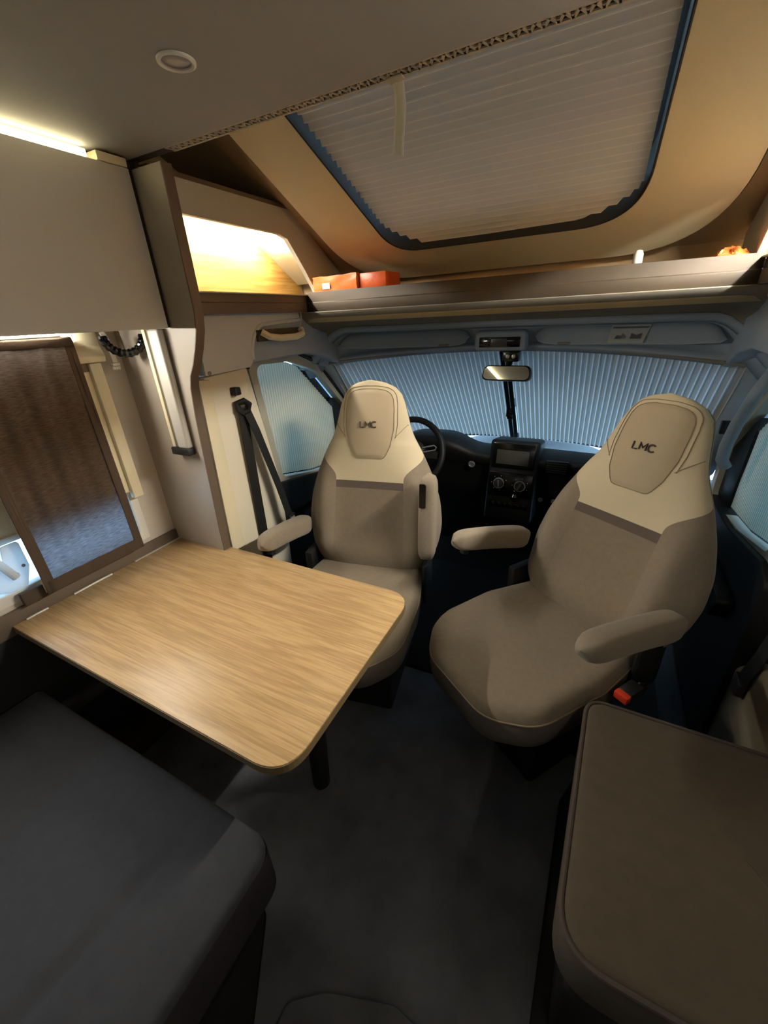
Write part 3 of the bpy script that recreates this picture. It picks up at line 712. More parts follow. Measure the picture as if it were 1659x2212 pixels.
# ================================================================== A PILLARS, DOORS, B PILLARS (mirrored)
def side_parts(side):
    s = (lambda x: x) if side < 0 else mir
    nm = 'driver' if side < 0 else 'passenger'
    def px(name, m, poly, x0, x1, parent, bevel=0, smooth=False):
        a, b = sorted((s(x0), s(x1))); return prism(name, m, poly, 0, a, b, parent, bevel=bevel, smooth=smooth)
    # A pillar cover
    pts = [(s(-1.335), 1.86, 1.335), (s(-1.335), 1.96, 1.255), (s(-1.325), 2.10, 1.10), (s(-1.31), 2.24, .93), (s(-1.30), 2.34, .78)]
    if side > 0: pts = [(x+.028, y, z) for x, y, z in pts]
    tube('trim_%d' % (5 if side < 0 else 6), 'grey', pts, [.05, .045, .045, .05, .06] if side < 0 else [.06, .06, .065, .075, .085], seg=14)['kind'] = 'structure'
    if side > 0: s = lambda x: -.805 - x
    # door: panel with window opening
    d = sempty('door_%d' % (1 if side < 0 else 2), (s(-1.38), 1.7, 0))
    win = round_poly([(1.378, 1.342), (1.625, 1.332), (1.82, 1.262), (2.17, .93), (2.17, .70), (1.72, .745), (1.445, .805)], [.05, .12, .12, .05, .05, .08, .04], 6)
    cx, cz = 1.72, 1.05
    fr_o = [(cx+(y-cx)*1.13+.0, cz+(z-cz)*1.17) for y, z in win]
    a, b = sorted((s(-1.372), s(-1.334)))
    ring_prism('window_trim', 'doortrim', fr_o, win, 0, a, b, d)
    fr_b = [(1.22, 1.52) if False else (min(2.5, max(1.2, cx+(y-cx)*1.5)), min(1.47, max(.55, cz+(z-cz)*1.5))) for y, z in win]
    a, b = sorted((s(-1.46), s(-1.375)))
    ring_prism('door_shell', 'grey', fr_b, fr_o, 0, a, b, d)
    # black rubber seal along the top of the frame
    so = [(cx+(y-cx)*1.15, cz+(z-cz)*1.20) for y, z in win[:26]]
    tube('door_seal', 'black', [(s(-1.335), y, z) for y, z in so], .010, d, seg=8)
    px('door_glass', 'glass', [(cx+(y-cx)*1.04, cz+(z-cz)*1.04) for y, z in win], -1.432, -1.428, d)
    fb_o = [(cx+(y-cx)*1.03, cz+(z-cz)*1.03) for y, z in win]
    # pleated door blind between front guide and rear edge
    def top(y): 
        if y < 1.625: return 1.342-(y-1.378)*.04
        if y < 1.82: return 1.332-(y-1.625)*.36
        return 1.262-(y-1.82)*.949
    def bot(y): 
        if y < 1.72: return .805-(y-1.445)*.218
        return .745-(y-1.72)*.10
    def dfn(u):
        y = 1.372+(1.99-1.372)*u
        tz = top(y)-.004; bz = bot(y)+.010
        if y < 1.445: bz = .805+(1.445-y)*8.0
        if y > 1.70: tz = min(tz, 1.30-(y-1.70)*.93)
        if bz > tz-.01: bz = tz-.01
        return [(s(-1.368), y, tz+(bz-tz)*k/10) for k in range(11)], Vector((-side, 0, 0))
    pleats('pleated_blind', 'doorblind', 'doorfold', dfn, 38, d, .003, .11)
    # dark band between blind and front edge of the frame
    px('glass_edge_band', 'black', [(1.70, 1.325), (1.83, 1.27), (2.18, .93), (2.11, .93), (1.80, 1.20)], -1.405, -1.398, d)
    px('quarter_panel', 'black', [(1.975, 1.10), (2.17, .93), (2.17, .70), (1.985, .715)], -1.40, -1.355, d, bevel=.004)
    # lower door body: dark armrest panel with sill
    px('door_panel', 'black', round_poly([(1.33, .76), (1.42, .79), (1.75, .735), (2.4, .70), (2.4, .02), (1.33, .02)], [.03, .04, .1, 0, 0, 0]), -1.42, -1.315, d, bevel=.008)
    px('door_armrest', 'black', round_poly([(1.45, .60), (2.0, .62), (2.1, .56), (1.5, .50)], .03), -1.315, -1.265, d, bevel=.012)
    s = (lambda x: x) if side < 0 else mir
    # B pillar trim
    b = sempty('trim_%d' % (3 if side < 0 else 4), (s(-1.27), 1.15, 0))
    if side < 0: px('pillar_cover', 'pillar', round_poly([(1.045, .0), (1.045, 1.335), (1.26, 1.345), (1.285, 1.20), (1.345, .82), (1.33, .40), (1.33, 0)], [0, 0, .01, .1, .1, .1, 0], 6), -1.30, -1.262, b, bevel=.006)
    if side < 0: px('light_strip', 'cream', [(.957, 0), (1.035, 0), (1.047, .70), (1.054, 1.326), (1.004, 1.332)], -1.268, -1.243, b, bevel=.003)
    # upper cover with arched cut-out
    arc = [(1.255+.0, 1.348)] + [(1.275+.10*(1-cos(pi/2*k/10)), 1.365+.125*sin(pi/2*k/10)) for k in range(11)] + [(1.60, 1.500)]
    poly = [(1.035, 1.535), (1.035, 1.342)] + arc + [(1.605, 1.535)]
    px('upper_cover', 'cover', poly, -1.27, -1.236, b, bevel=.003)
    a2 = [(s(-1.234), y-.05+.02*i/12*0, z+.004) for i, (y, z) in enumerate(arc[1:])]
    a2 = [(s(-1.236), y, z+.008) for y, z in arc[1:]]
    tube('arch_rim', 'cover', a2, .008, b, seg=8)
    lathe('cover_screw', 'greycloth', [(.007, 0), (.007, .003), (.004, .005)], (s(-1.236), 1.052, 1.350), b, seg=12, mx=Matrix.Rotation(pi/2*(-side if side > 0 else 1), 4, 'Y'))
    # shoulder belt
    if side < 0:
        bt = thing('seat_belt', 'black shoulder belt on the left pillar beside the driver seat', 'seat belt', (s(-1.25), 1.17, .3))
        px('height_knob', 'black', round_poly([(1.150, 1.255), (1.180, 1.255), (1.180, 1.285), (1.150, 1.285)], .008), -1.265, -1.232, bt, bevel=.004)
        tube('belt_guide', 'black', [(-1.245, 1.158, 1.225), (-1.228, 1.178, 1.232), (-1.232, 1.205, 1.215), (-1.240, 1.198, 1.19), (-1.236, 1.170, 1.188), (-1.240, 1.156, 1.20)], .013, bt, closed=True, seg=8)
        tube('webbing', 'belt', [(-1.238, 1.175, 1.205), (-1.246, 1.175, 1.10), (-1.250, 1.172, .80), (-1.252, 1.165, .35)], .01, bt, flat=(.048, .002, (1, 0, 0)))
        tube('webbing', 'belt', [(-1.236, 1.190, 1.20), (-1.225, 1.215, 1.10), (-1.205, 1.265, .85), (-1.19, 1.285, .70), (-1.185, 1.290, .60)], .01, bt, flat=(.046, .002, (1, .2, 0)))
        tg = bmesh.new(); bbox(tg, -1.196, -1.176, 1.268, 1.312, .655, .70); fin(tg, 'tongue_cover', 'black', bt, bevel=.004)
        tg = bmesh.new(); bbox(tg, -1.178, -1.172, 1.276, 1.302, .668, .688); fin(tg, 'steel_tongue', 'chrome', bt, bevel=.001)
    return d
side_parts(-1); side_parts(1)

# label on the door pillar, grab handle, hook
o = prism('pillar_label', 'sticker', [(1.300, .905), (1.322, .912), (1.345, .80), (1.318, .795)], 0, -1.2625, -1.2605)
tag(o, 'small white label on the pillar behind the driver belt', 'label')
gh = thing('grab_handle', 'cream grab handle in the headliner above the driver door', 'handle', (-1.2, 1.45, 1.45))
box('handle_recess', 'brownlip', -1.235, -1.222, 1.31, 1.585, 1.435, 1.478, gh, bevel=.004)
tube('grip', 'cream', [(-1.215, 1.325, 1.470), (-1.195, 1.345, 1.452), (-1.185, 1.40, 1.444), (-1.185, 1.50, 1.444), (-1.195, 1.555, 1.452), (-1.215, 1.575, 1.470)], .013, gh)
tube('hanging_hook', 'chrome', [(-1.19, 1.553, 1.535), (-1.19, 1.556, 1.505), (-1.19, 1.535, 1.478), (-1.19, 1.525, 1.470), (-1.19, 1.535, 1.462), (-1.19, 1.545, 1.468)], .003, gh, seg=6)
rg_ = thing('pillar_grab_bar', 'grey grab bar on the right windscreen pillar', 'handle', (.44, 1.85, .95))
tube('bar', 'grey', [(.475, 1.885, .925), (.455, 1.88, .955), (.450, 1.865, 1.01), (.452, 1.83, 1.10), (.462, 1.77, 1.22), (.475, 1.72, 1.30)], .020, rg_, seg=12)
pcl = thing('pillar_clip', 'small dark clip on the right windscreen pillar', 'clip', (.45, 1.99, 1.06))
box('clip_body', 'black', .435, .465, 1.945, 1.965, 1.035, 1.085, pcl, bevel=.004)
pc2 = thing('blind_catch', 'small black catch at the upper left corner of the windscreen', 'catch', (-1.31, 1.93, 1.31))
box('catch_body', 'black', -1.305, -1.275, 1.905, 1.93, 1.295, 1.315, pc2, bevel=.004)
box('catch_tab', 'chrome', -1.29, -1.265, 1.90, 1.915, 1.322, 1.338, pc2, bevel=.003)

# right side near the door: beige lower cover and belt
lc = prism('step_well_cover', 'stepcover', round_poly([(1.02, 0), (1.02, .50), (1.12, .60), (1.24, .56), (1.36, .42), (1.40, .1), (1.40, 0)], [.0, .05, .08, .1, .1, .05, 0], 6), 0, .53, .60, bevel=.015, seg=3)
tag(lc, 'beige moulded cover beside the right step behind the side bench', 'cover')
rb = thing('entry_belt', 'black seat belt end hanging at the right edge above the side bench', 'seat belt', (.5, 1.25, .40))
tube('webbing', 'belt', [(.525, 1.20, .68), (.522, 1.215, .58), (.515, 1.235, .47)], .01, rb, flat=(.05, .003, (1, .1, 0)))
prism('belt_anchor', 'black', [(1.210, .475), (1.265, .485), (1.262, .435), (1.238, .415), (1.212, .43)], 0, .505, .525, rb, bevel=.004)

# ================================================================== DASHBOARD
db = thing('dashboard', 'black dashboard with centre screen and heater knobs', 'dashboard', (-.43, 2.4, 0))
rows = []
for i in range(49):
    x = -1.33+1.80*i/48
    hump = .085*math.exp(-((x+.86)/.21)**4); side = ((x+.43)/.95)**2
    P = [(2.92-.25*side, .60), (2.74-.28*side, .655), (2.56-.2*side, .725+hump*.3), (2.40-.10*side, .785+hump*.8), (2.25-.05*side-hump*.6, .775+hump), (2.22-hump*.6, .745+hump*.8), (2.27, .70), (2.255, .58), (2.30, .48), (2.42, .36), (2.52, .15), (2.55, .0), (2.95, 0)]
    rows.append([(x, y, z) for y, z in P])
grid('dash_body', 'black', rows, db, solid=.006)
tilt = Matrix.Translation((-.36, 2.20, .70)) @ Matrix.Rotation(radians(-10), 4, 'X')
def cb(nm, m, x0, x1, y0, y1, z0, z1, parent=db, bevel=.004, seg=2):
    return box(nm, m, x0, x1, y0, y1, z0, z1, parent, bevel=bevel, seg=seg, mx=tilt)
cb('console_tower', 'black', -.135, .130, .0, .22, -.30, .165, bevel=.02, seg=4)
grid('deck_reflector', 'sticker', [[(-1.28+1.70*i/30, 2.88-.25*((-1.28+1.70*i/30+.43)/.95)**2-.20*k/4, .625+.055*k/4) for k in range(5)] for i in range(31)], db, solid=.004)  # pale sheet added behind the blinds to bounce daylight up them
sc_ = cb('screen_bezel', 'blackgloss', -.118, .112, -.012, .003, .012, .150, bevel=.006)
cb('screen_glass', 'screen', -.092, .080, -.0135, -.0118, .034, .112, parent=sc_, bevel=.001)
kp = cb('heater_panel', 'blackgloss', -.125, .118, -.010, .003, -.150, -.012, bevel=.008)
def knob(x, z, ang):
    mx = tilt @ Matrix.Translation((x, -.010, z)) @ Matrix.Rotation(pi/2, 4, 'X')
    k = lathe('heater_knob', 'black', [(.032, 0), (.031, .010), (.027, .012), (.025, .022), (.010, .023)], (0, 0, 0), kp, seg=32, mx=mx)
    bm = bmesh.new(); tube_bm(bm, [(.028*cos(2*pi*i/32), .028*sin(2*pi*i/32), .0125) for i in range(32)], .0022, 6, closed=True)
    bmesh.ops.transform(bm, matrix=mx, verts=bm.verts); fin(bm, 'chrome_ring', 'chrome', k, smooth=True)
    bm = bmesh.new(); bbox(bm, -.006, .006, -.024, .020, .022, .032, Matrix.Rotation(ang, 4, 'Z'))
    bmesh.ops.transform(bm, matrix=mx, verts=bm.verts); fin(bm, 'knob_grip', 'screen', k, bevel=.003)
    for q in range(7):
        a = pi*(.15+q*.283); bm = bmesh.new(); bbox(bm, -.0015, .0015, -.0015, .0015, 0, .001)
        bmesh.ops.transform(bm, matrix=mx @ Matrix.Translation((.042*cos(a), .042*sin(a), 0)), verts=bm.verts); fin(bm, 'dial_mark', 'white', kp)
knob(-.063, -.075, .1); knob(.052, -.079, -.5)
for k in range(6): cb('console_button', 'blackgloss', -.110+.036*k, -.077+.036*k, -.006, .003, -.215, -.185, bevel=.003)
for k in range(2): lathe('socket', 'chrome', [(.013, 0), (.013, .004), (.010, .005), (.009, .001)], (-.20+.07*k, 2.245, .53), db, seg=16, mx=Matrix.Rotation(pi/2, 4, 'X'))
vf = box('air_vent', 'blackgloss', -.195, -.08, 2.205, 2.222, .70, .775, db, bevel=.006)
for k in range(5): box('vent_slat', 'black', -.188, -.087, 2.198, 2.206, .712+.012*k, .717+.012*k, vf, bevel=.001)
lathe('ignition_lock', 'chrome', [(.020, 0), (.020, .006), (.014, .008), (.012, .002)], (-.60, 2.235, .70), db, seg=20, mx=Matrix.Rotation(pi/2, 4, 'X'))
gl = thing('gear_lever', 'black gear lever below the heater knobs', 'gear lever', (-.33, 2.18, .45))
tube('lever_shaft', 'black', [(-.33, 2.24, .44), (-.33, 2.19, .50), (-.33, 2.17, .54)], .010, gl)
lathe('lever_knob', 'blackgloss', [(.012, -.02), (.022, -.005), (.024, .012), (.014, .026), (.004, .028)], (-.33, 2.165, .552), gl, seg=18)

swl = thing('steering_wheel', 'black steering wheel behind the driver seat', 'steering wheel', (-.885, 2.0, .81))
wm = Matrix.Translation((-.885, 2.0, .81)) @ Matrix.Rotation(radians(68), 4, 'X')
bm = bmesh.new(); tube_bm(bm, [(.185*cos(2*pi*k/48), .185*sin(2*pi*k/48), 0) for k in range(48)], .017, 12, closed=True)
bmesh.ops.transform(bm, matrix=wm, verts=bm.verts); fin(bm, 'rim', 'black', swl, smooth=True)
lathe('hub', 'black', [(.075, -.04), (.078, -.01), (.06, .005), (.02, .008)], (0, 0, 0), swl, mx=wm)
for a in (0, pi, -pi/2):
    bm = bmesh.new(); bbox(bm, .05, .175, -.022, .022, -.018, -.004, Matrix.Rotation(a, 4, 'Z')); bmesh.ops.transform(bm, matrix=wm, verts=bm.verts)
    sp_ = fin(bm, 'spoke', 'black', swl, bevel=.004)
for a in (.35, pi-.35):
    bm = bmesh.new(); tube_bm(bm, [Matrix.Rotation(a, 4, 'Z') @ Vector(p) for p in ((.07, -.015, .0), (.14, -.022, .0), (.150, -.010, .0), (.14, .004, .0), (.07, .010, .0))], .004, 6)
    bmesh.ops.transform(bm, matrix=wm, verts=bm.verts); fin(bm, 'spoke_trim', 'chrome', swl, smooth=True)
tube('column', 'black', [tuple(wm @ Vector((0, 0, -.03))), tuple(wm @ Vector((0, 0, -.28)))], .05, swl, seg=16)

# ================================================================== CAB SEATS
WV = [(-.05, .212), (0, .25), (.05, .28), (.12, .303), (.2, .313), (.3, .301), (.4, .268), (.5, .222), (.58, .176), (.64, .158), (.70, .143), (.74, .127), (.77, .100), (.787, .060), (.795, .012)]
def interp(T, v):
    if v <= T[0][0]: return T[0][1]
    for i in range(len(T)-1):
        a, b = T[i], T[i+1]
        if v <= b[0]:
            t = (v-a[0])/(b[0]-a[0]); return a[1]+(b[1]-a[1])*t
    return T[-1][1]
def wsm(v):      # smoothed half width
    if v > .73: return interp(WV, v)
    return sum(interp(WV, v+k*.012) for k in (-2, -1, 0, 1, 2))/5
def bvb(v):
    if v <= .385: return .152+.012*sm((.385-v)/.385)
    if v < .5: return .152+(wsm(v)-.152)*sm((v-.385)/.115)**1.3
    return wsm(v)
def thick(v): return .15-.07*sm((v-.25)/.45) - .05*sm((v-.74)/.06)
def front(x, v):
    w_ = max(wsm(v), .001); q = min(1, abs(x)/w_); T = thick(v)*.52
    nn = 4.5 if v < .55 else 3.2
    d = T*((1-q**nn)**.55)-T
    d += .034*math.exp(-((abs(x)-.215)/.055)**2)*sm((v+.02)/.12)*sm((.5-v)/.2)*(1-q**12)
    d -= .010*math.exp(-(x/.14)**2)*sm((v-.02)/.15)*sm((.5-v)/.2)
    d += .022*math.exp(-(x/.11)**2)*math.exp(-((v-.63)/.14)**2)
    d += .012*math.exp(-((v-.05)/.06)**2)
    return d
def make_seat(name, label, loc, yawd, lean, rarm, buckle):
    L = radians(lean)
    t = thing(name, label, 'seat', (loc[0], loc[1], 0), radians(yawd), group='swivelling cab seats')
    def S(x, v, d): return (x, v*sin(L)-d*cos(L), .5+v*cos(L)+d*sin(L))
    def F(x, v, o=0): return S(x, v, front(x, v)+o)
    def vr(a, b, n): return [a+(b-a)*i/n for i in range(n+1)]
    NB, NC = 12, 34
    def cx(v): return [bvb(v)*sin(pi/2*(-1+2*k/NC)) if v >= .4 else bvb(v)*(-1+2*k/NC) for k in range(NC+1)]
    def cx2(v):
        a = sm((v-.385)/.115)
        return [bvb(v)*((1-a)*(-1+2*k/NC)+a*sin(pi/2*(-1+2*k/NC))) for k in range(NC+1)]
    low, top = vr(-.05, .345, 34), vr(.378, .5, 18)+vr(.5, .74, 24)[1:]+[.75, .76, .768, .775, .781, .786, .790, .793, .795]
    grid('center_panel', 'seat', [[F(x, v) for x in cx2(v)] for v in low], t, local=True)
    grid('stripe_band', 'stripe', [[F(x, v) for x in cx2(v)] for v in vr(.345, .378, 4)], t, local=True)
    grid('upper_panel', 'seatlight', [[F(x, v) for x in cx2(v)] for v in top], t, local=True)
    for sg in (-1, 1):
        rows = []
        for v in vr(-.05, .5, 50):
            b, w_ = bvb(v), wsm(v)
            rows.append([F(sg*(b+(w_-b)*sin(pi/2*k/NB)), v) for k in range(NB+1)])
        grid('side_bolster', 'bolster', rows, t, local=True)
    # back of the backrest
    rows = []
    for v in vr(-.05, .5, 30)+top[19:]:
        w_ = wsm(v); T = thick(v)*.52; T2 = thick(v)*.48+.03
        rows.append([S(w_*sin(pi/2*(-1+2*k/20)), v, -T-T2*((1-abs(sin(pi/2*(-1+2*k/20)))**3.5)**.5)*sm((.797-v)/.03)) for k in range(21)])
    grid('back_shell', 'bolster', rows, t, local=True)
    # headrest insert, slightly proud, with its seams
    ins = [(-.068, .480), (-.092, .53), (-.108, .60), (-.106, .68), (-.098, .725), (-.085, .748), (-.06, .758)]
    ins = [(-.055, .477)] + ins
    def iw(v):
        T = [(.477, .048), (.480, .060), (.49, .070), (.53, .090), (.60, .104), (.68, .103), (.72, .098), (.74, .088), (.75, .076), (.757, .058), (.76, .03)]
        return interp(T, v)
    rows = []
    for v in [.477, .480, .485]+vr(.49, .74, 30)+[.745, .75, .754, .757, .759, .76]:
        rows.append([F(iw(v)*(-1+2*k/16), v, .0045*(1-abs(-1+2*k/16)**10)*sm((v-.474)/.02)*sm((.763-v)/.02)) for k in range(17)])
    hi = grid('headrest_insert', 'headrest', rows, t, local=True)
    def seam(pts, r=.0013, nm='seam'):
        tube(nm, 'seam', [F(x, v, .0012) for x, v in pts], r, t, seg=5, local=True)
    vv = [.477]+vr(.48, .755, 40)+[.759, .7605]
    ring = [(-iw(v)-.001, v) for v in vv]+[(iw(v)+.001, v) for v in reversed(vv)]
    seam(ring+[ring[0]], .0014)
    vv = vr(.565, .765, 30)+[.769, .771, .772]
    def iw2(v): return interp([(.56, .112), (.62, .119), (.70, .116), (.735, .110), (.755, .096), (.765, .078), (.770, .05), (.772, .03)], v)
    seam([(-iw2(v), v) for v in vv]+[(iw2(v), v) for v in reversed(vv)])
    for sg in (-1, 1):
        seam([(sg*(.108+(.158-.108)*k/12), .565+.055*k/12) for k in range(13)])
        seam([(sg*(.158+.006*k/12), .62-.0*k) for k in range(3)])
    # letters on the headrest
    def letter(strokes, ox):
        bm = bmesh.new()
        for st in strokes:
            pts = [F(ox+a, .618+b, .0065) for a, b in st]
            tube_bm(bm, pts, .0028, 8)
        fin(bm, 'letter', 'logo', hi, local=True, smooth=True)
    h = .0115
    letter([[(-.034, h), (-.034, -h), (-.018, -h)]], 0)
    letter([[(-.011, -h), (-.011, h), (0, -h*.3), (.010, h), (.010, -h)]], 0)
    letter([[(.027+.0115*cos(a), .0115*sin(a)) for a in [radians(50+260*k/14) for k in range(15)]]], 0)
    # cushion
    def hw(q):       # plan outline, q 0..1 round the loop
        return q
    out = round_poly([(-.235, .07), (.235, .07), (.268, -.18), (.255, -.43), (.14, -.535), (-.14, -.535), (-.255, -.43), (-.268, -.18)], [.03, .03, .25, .13, .14, .14, .13, .25], 7)
    cxm, cym = 0, -.22
    def ringz(sc, z, fz=None):
        r = []
        for x, y in out:
            X, Y = cxm+(x-cxm)*sc, cym+(y-cym)*sc
            zz = z-.022*sm((-Y-.36)/.20)
            zz += .010*sm((abs(X)-.15)/.08)*sm((1-sc)/.08)*sm((-.0-Y)/.1)*sm((Y+.5)/.15)
            r.append((X, Y, zz))
        return r
    tops = [ringz(s_, .5-zz) for s_, zz in ((.0004, .004), (.2, .004), (.4, .003), (.6, .001), (.78, 0), (.88, .003), (.94, .008), (.98, .018), (1.0, .034))]
    grid('seat_cushion', 'seat', tops, t, local=True, closed=True)
    skirt = [ringz(s_, .5-zz) for s_, zz in ((1.0, .034), (1.012, .060), (1.005, .100), (.985, .135), (.95, .150), (.90, .153))]
    grid('cushion_skirt', 'skirt', skirt, t, local=True, closed=True)
    rr = ringz(1.006, .5-.037); tube('cushion_seam', 'seam', rr, .0028, t, seg=6, closed=True, local=True)
    # pedestal and swivel plate
    prism('swivel_plate', 'blackbase', round_poly([(-.21, -.42), (.21, -.42), (.21, .10), (-.21, .10)], .05), 2, .315, .348, t, local=True, bevel=.004)
    prism('pedestal', 'blackbase', round_poly([(-.18, -.33), (.18, -.33), (.18, .08), (-.18, .08)], .02), 2, .013, .314, t, local=True, bevel=.004)
    # recliner cover
    for sg in (-1, 1): box('recliner_cover', 'black', sg*.270-.014, sg*.262+.014, -.05, .10, .36, .56, t, bevel=.01, local=True)
    # armrests
    def arm(p0, p1, w0, cut=False):
        p0, p1 = Vector(p0), Vector(p1); ax = (p1-p0).normalized(); Ln = (p1-p0).length
        side_ = Vector((1, 0, 0)); upv = side_.cross(ax); upv = upv if (upv.z > 0 or abs(ax.z) > .8) else -upv
        if abs(ax.z) > .8 and upv.y > 0: upv = -upv
        rows = []
        for i in range(25):
            u = i/24; e = (1-(abs(2*u-1))**9)**.5 if 0 < u < 1 else .02
            hh = (.046-.010*u)*e; ww = w0*e
            c = p0+ax*(Ln*u)+upv*(.006*sin(pi*u))
            rows.append([tuple(c+side_*(ww*abs(cos(a))**.55*(1 if cos(a) > 0 else -1))+upv*(hh*abs(sin(a))**.6*(1 if sin(a) > 0 else -1))) for a in [2*pi*k/24 for k in range(24)]])
        return grid('armrest', 'bolster', rows, t, local=True, closed=True), p0, p1, ax, upv
    z0, z1 = .655, .752
    o, p0, p1, ax, upv = arm((-.30, .06, .655), (-.30, -.325, .752), .034)
    tube('armrest_dial', 'black', [tuple(p1-ax*.07-upv*.034), tuple(p1-ax*.07-upv*.052)], .016, t, local=True)
    if rarm == 'down':
        arm((.295, .07, .635), (.285, -.375, .742), .038)
    else:
        o, p0, p1, ax, upv = arm((.272, -.020, .575), (.272, .030, .945), .036)
        bm = bmesh.new(); c = p1-ax*.085+upv*.0385+Vector((-.016, 0, 0))
        qs = round_poly([(-.013, -.048), (.013, -.048), (.013, .048), (-.013, .048)], [.004, .004, .014, .004])
        A = [bm.verts.new(c+Vector((1, 0, 0))*a+ax*b) for a, b in qs]; B_ = [bm.verts.new(c+Vector((1, 0, 0))*a+ax*b+upv*.010) for a, b in qs]
        bm.faces.new(A); bm.faces.new(B_[::-1])
        for i in range(len(A)): bm.faces.new((A[i], A[(i+1) % len(A)], B_[(i+1) % len(A)], B_[i]))
        sl = fin(bm, 'armrest_slot', 'blackgloss', t, local=True)
    if buckle:
        bk = bmesh.new(); tube_bm(bk, [(.30, -.02, .40), (.305, -.06, .45), (.305, -.09, .47)], .01, flat=(.035, .006, (1, 0, 0)))
        fin(bk, 'buckle_stalk', 'belt', t, local=True)
        bx_ = box('buckle', 'black', .284, .324, -.145, -.085, .455, .484, t, bevel=.004, local=True)
        bm = bmesh.new(); bbox(bm, .284, .324, -.166, -.144, .457, .482); fin(bm, 'red_button', 'red', bx_, local=True, bevel=.003)
    return t
make_seat('captain_chair', 'cream and taupe driver seat facing the table with one armrest folded up', (-.803, 1.316), 11, 14, 'up', False)
make_seat('captain_chair', 'cream and taupe passenger seat turned towards the aisle with both armrests down', (.042, 1.337), -35, 21, 'down', True)

# ================================================================== TABLE
tb = thing('dinette_table', 'oak dinette table with rounded free corners fixed to the left wall', 'table', (-.95, .64, 0))
tp = round_poly([(-1.486, .325), (-.425, .325), (-.425, .952), (-1.486, .952)], [.004, .085, .085, .004], 12)
prism('tabletop', 'table', tp, 2, .674, .700, tb, bevel=.002)
tp2 = [(-.955+(x+.955)*1.003, .6385+(y-.6385)*1.004) for x, y in tp]
prism('edge_band', 'tableedge', tp2, 2, .676, .697, tb)
bm = bmesh.new(); rings = []
for z, w_, d_ in ((.03, .030, .022), (.35, .040, .028), (.672, .055, .035)):
    pass
tube('table_leg', 'blackbase', [(-.66, .655, .022), (-.63, .64, .35), (-.60, .63, .673)], [.030, .032, .036], tb, seg=16)
prism('leg_plate', 'blackbase', round_poly([(-.70, .56), (-.50, .56), (-.50, .70), (-.70, .70)], .03), 2, .664, .6735, tb)
for y0, y1 in ((.36, .42), (.50, .63)):
    o = tube('wall_clip', 'alu', [(-1.478, y0, .7015), (-1.474, (y0+y1)/2, .7045), (-1.478, y1, .7015)], .004, tb, seg=6)
box('wall_clip', 'alu', -1.4855, -1.476, .72, .945, .7005, .7035, tb, bevel=.001)

# ================================================================== LEFT BENCH
bn = thing('dinette_bench', 'dark grey dinette bench at the lower left facing the table', 'bench', (-1.0, -.2, 0))
prism('bench_base', 'floor', [(-1.497, -.9), (-.60, -.9), (-.60, .26), (-1.497, .26)], 2, .0, .30, bn, bevel=.003)
box('base_edge', 'brown', -.60, -.592, -.9, .26, .285, .30, bn, bevel=.001)
def cushion(nm, m, poly, z0, z1, parent, edge=.03, dome=.008, crease=None):
    cxm = sum(p[0] for p in poly)/len(poly); cym = sum(p[1] for p in poly)/len(poly)
    n = len(poly)
    def inset(d):
        r = []
        for i, p in enumerate(poly):
            a = Vector(poly[i-1]); b = Vector(poly[(i+1) % n]); tng = (b-a).normalized(); nr = Vector((tng.y, -tng.x))
            if nr.dot(Vector(p)-Vector((cxm, cym))) > 0: nr = -nr
            r.append(Vector(p)+nr*d)
        return r
    rows = []
    for k in range(0, 4):
        a = pi/2*k/3; rows.append([(p.x, p.y, z0+edge*.5*(1-sin(a))) for p in inset(edge*.5*(1-sin(a)) if False else edge*.5*(1-sin(a)))])
    rows = [[(p.x, p.y, z0) for p in inset(edge*.6)], [(p.x, p.y, z0+edge*.5) for p in inset(0)], [(p.x, p.y, z1-edge) for p in inset(0)]]
    for k in range(1, 7):
        a = pi/2*k/6; rows.append([(p.x, p.y, z1-edge+edge*sin(a)) for p in inset(edge*(1-cos(a)))])
    base = inset(edge)
    for f in (.85, .65, .45, .25, .08, .0004):
        rows.append([(cxm+(p.x-cxm)*f, cym+(p.y-cym)*f, z1+dome*(1-f)) for p in base])
    return grid(nm, m, rows, parent, closed=True)
def densify(poly, step=.05):
    out = []
    for i, p in enumerate(poly):
        a = Vector(p); b = Vector(poly[(i+1) % len(poly)]); k = max(1, int((b-a).length/step))
        out += [tuple(a+(b-a)*j/k) for j in range(k)]
    return out
bp = densify(round_poly([(-1.49, -.9), (-.480, -.9), (-.490, .300), (-1.49, .318)], [.03, .03, .035, .05], 5))
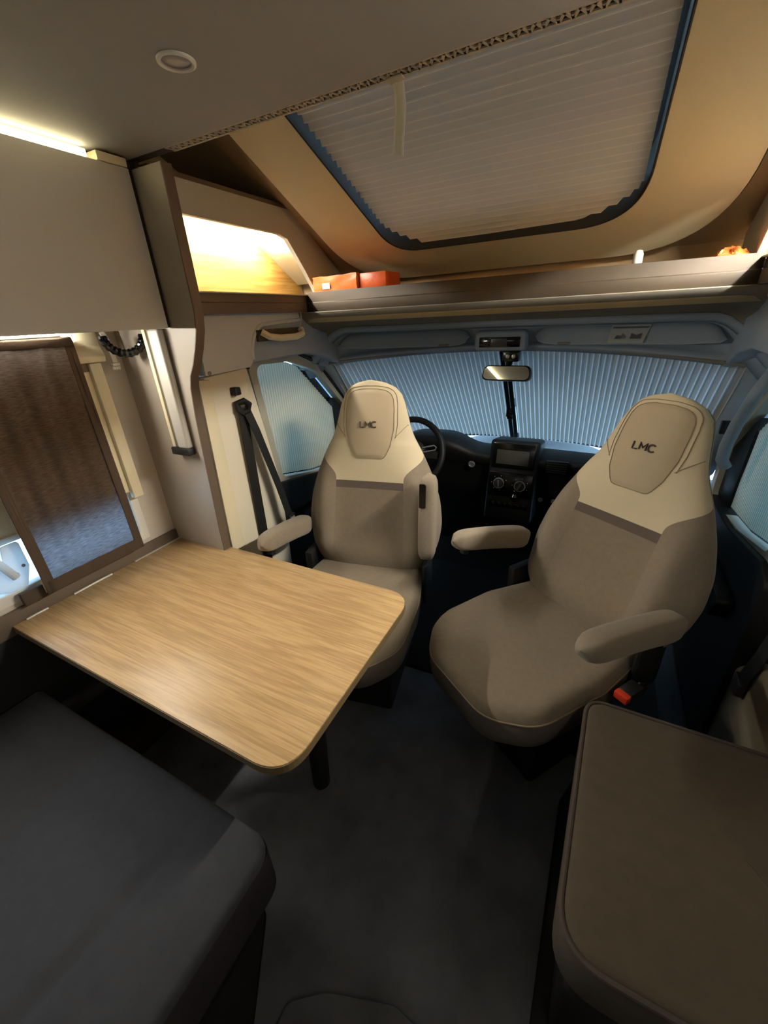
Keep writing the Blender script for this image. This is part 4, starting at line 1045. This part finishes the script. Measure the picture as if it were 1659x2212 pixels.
# rear part of the cushion with the soft crease along the seat
X0, X1, Y0, Y1 = -1.49, -.488, -.9, .310
def bench_top(x, y):
    ex = min(X1-x, x-X0); ey = min(Y1-y, y-Y0)
    z = .452
    def rnd(e, r): return 0 if e > r else -(r-sqrt(max(0, r*r-(r-e)**2)))
    z += rnd(max(0, ex), .018)+rnd(max(0, ey), .02)
    c1 = (x+.72)-.10*(y+.2); z -= .012*math.exp(-(c1/.012)**2)*sm((.28-y)/.25)
    z += .008*sin(pi*(x-X0)/(X1-X0))+.003*sin(7*x+3*y)
    c2 = (x+1.05)+.35*(y-.1); z -= .003*math.exp(-(c2/.02)**2)*sm((.1-y)/.2)
    return z
ns, nt2 = 90, 90
def dist(k, n): 
    t = k/n; return .5-.5*cos(pi*t) if False else (t+.5*(sm(t)))/1.5
xs_ = sorted(set([X0+(X1-X0)*k/70 for k in range(71)]+[X1-.018*(k/8)**2 for k in range(9)]+[X0+.03*(k/8)**2 for k in range(9)]))
ys_ = sorted(set([Y0+(Y1-Y0)*k/80 for k in range(81)]+[Y1-.02*(k/8)**2 for k in range(9)]))
RC = .055
def bench_pt(x, y):
    z = bench_top(x, y); dx, dy = x-(X1-RC), y-(Y1-RC)
    if dx > 0 and dy > 0:
        k = max(dx, dy)/math.hypot(dx, dy); x, y = X1-RC+dx*k, Y1-RC+dy*k
    return (x, y, z)
grid('seat_cushion', 'bench', [[bench_pt(x, y) for y in ys_] for x in xs_], bn)
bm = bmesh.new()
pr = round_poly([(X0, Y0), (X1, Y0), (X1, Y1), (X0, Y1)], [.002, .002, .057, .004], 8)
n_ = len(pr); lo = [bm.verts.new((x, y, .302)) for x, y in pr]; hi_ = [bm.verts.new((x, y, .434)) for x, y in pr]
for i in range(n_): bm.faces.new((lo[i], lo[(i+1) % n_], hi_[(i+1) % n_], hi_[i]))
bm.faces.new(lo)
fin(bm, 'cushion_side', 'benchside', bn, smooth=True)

# ================================================================== RIGHT SIDE BENCH
sb = thing('side_bench', 'taupe side bench with dark piping at the lower right', 'bench', (.35, .68, 0))
ro = densify(round_poly([(.086, .385), (.636, .385), (.636, .90), (.560, .966), (.110, .966)], [.085, .02, .09, .14, .055], 8), .04)
prism('bench_base', 'floor', round_poly([(.125, .42), (.636, .42), (.636, .93), (.145, .93)], .03), 2, 0, .355, sb, bevel=.003)
cushion('seat_cushion', 'benchr', ro, .357, .50, sb, edge=.022, dome=.010)
tube('piping', 'piping', [(x, y, .491) for x, y in ro], .0055, sb, seg=8, closed=True)
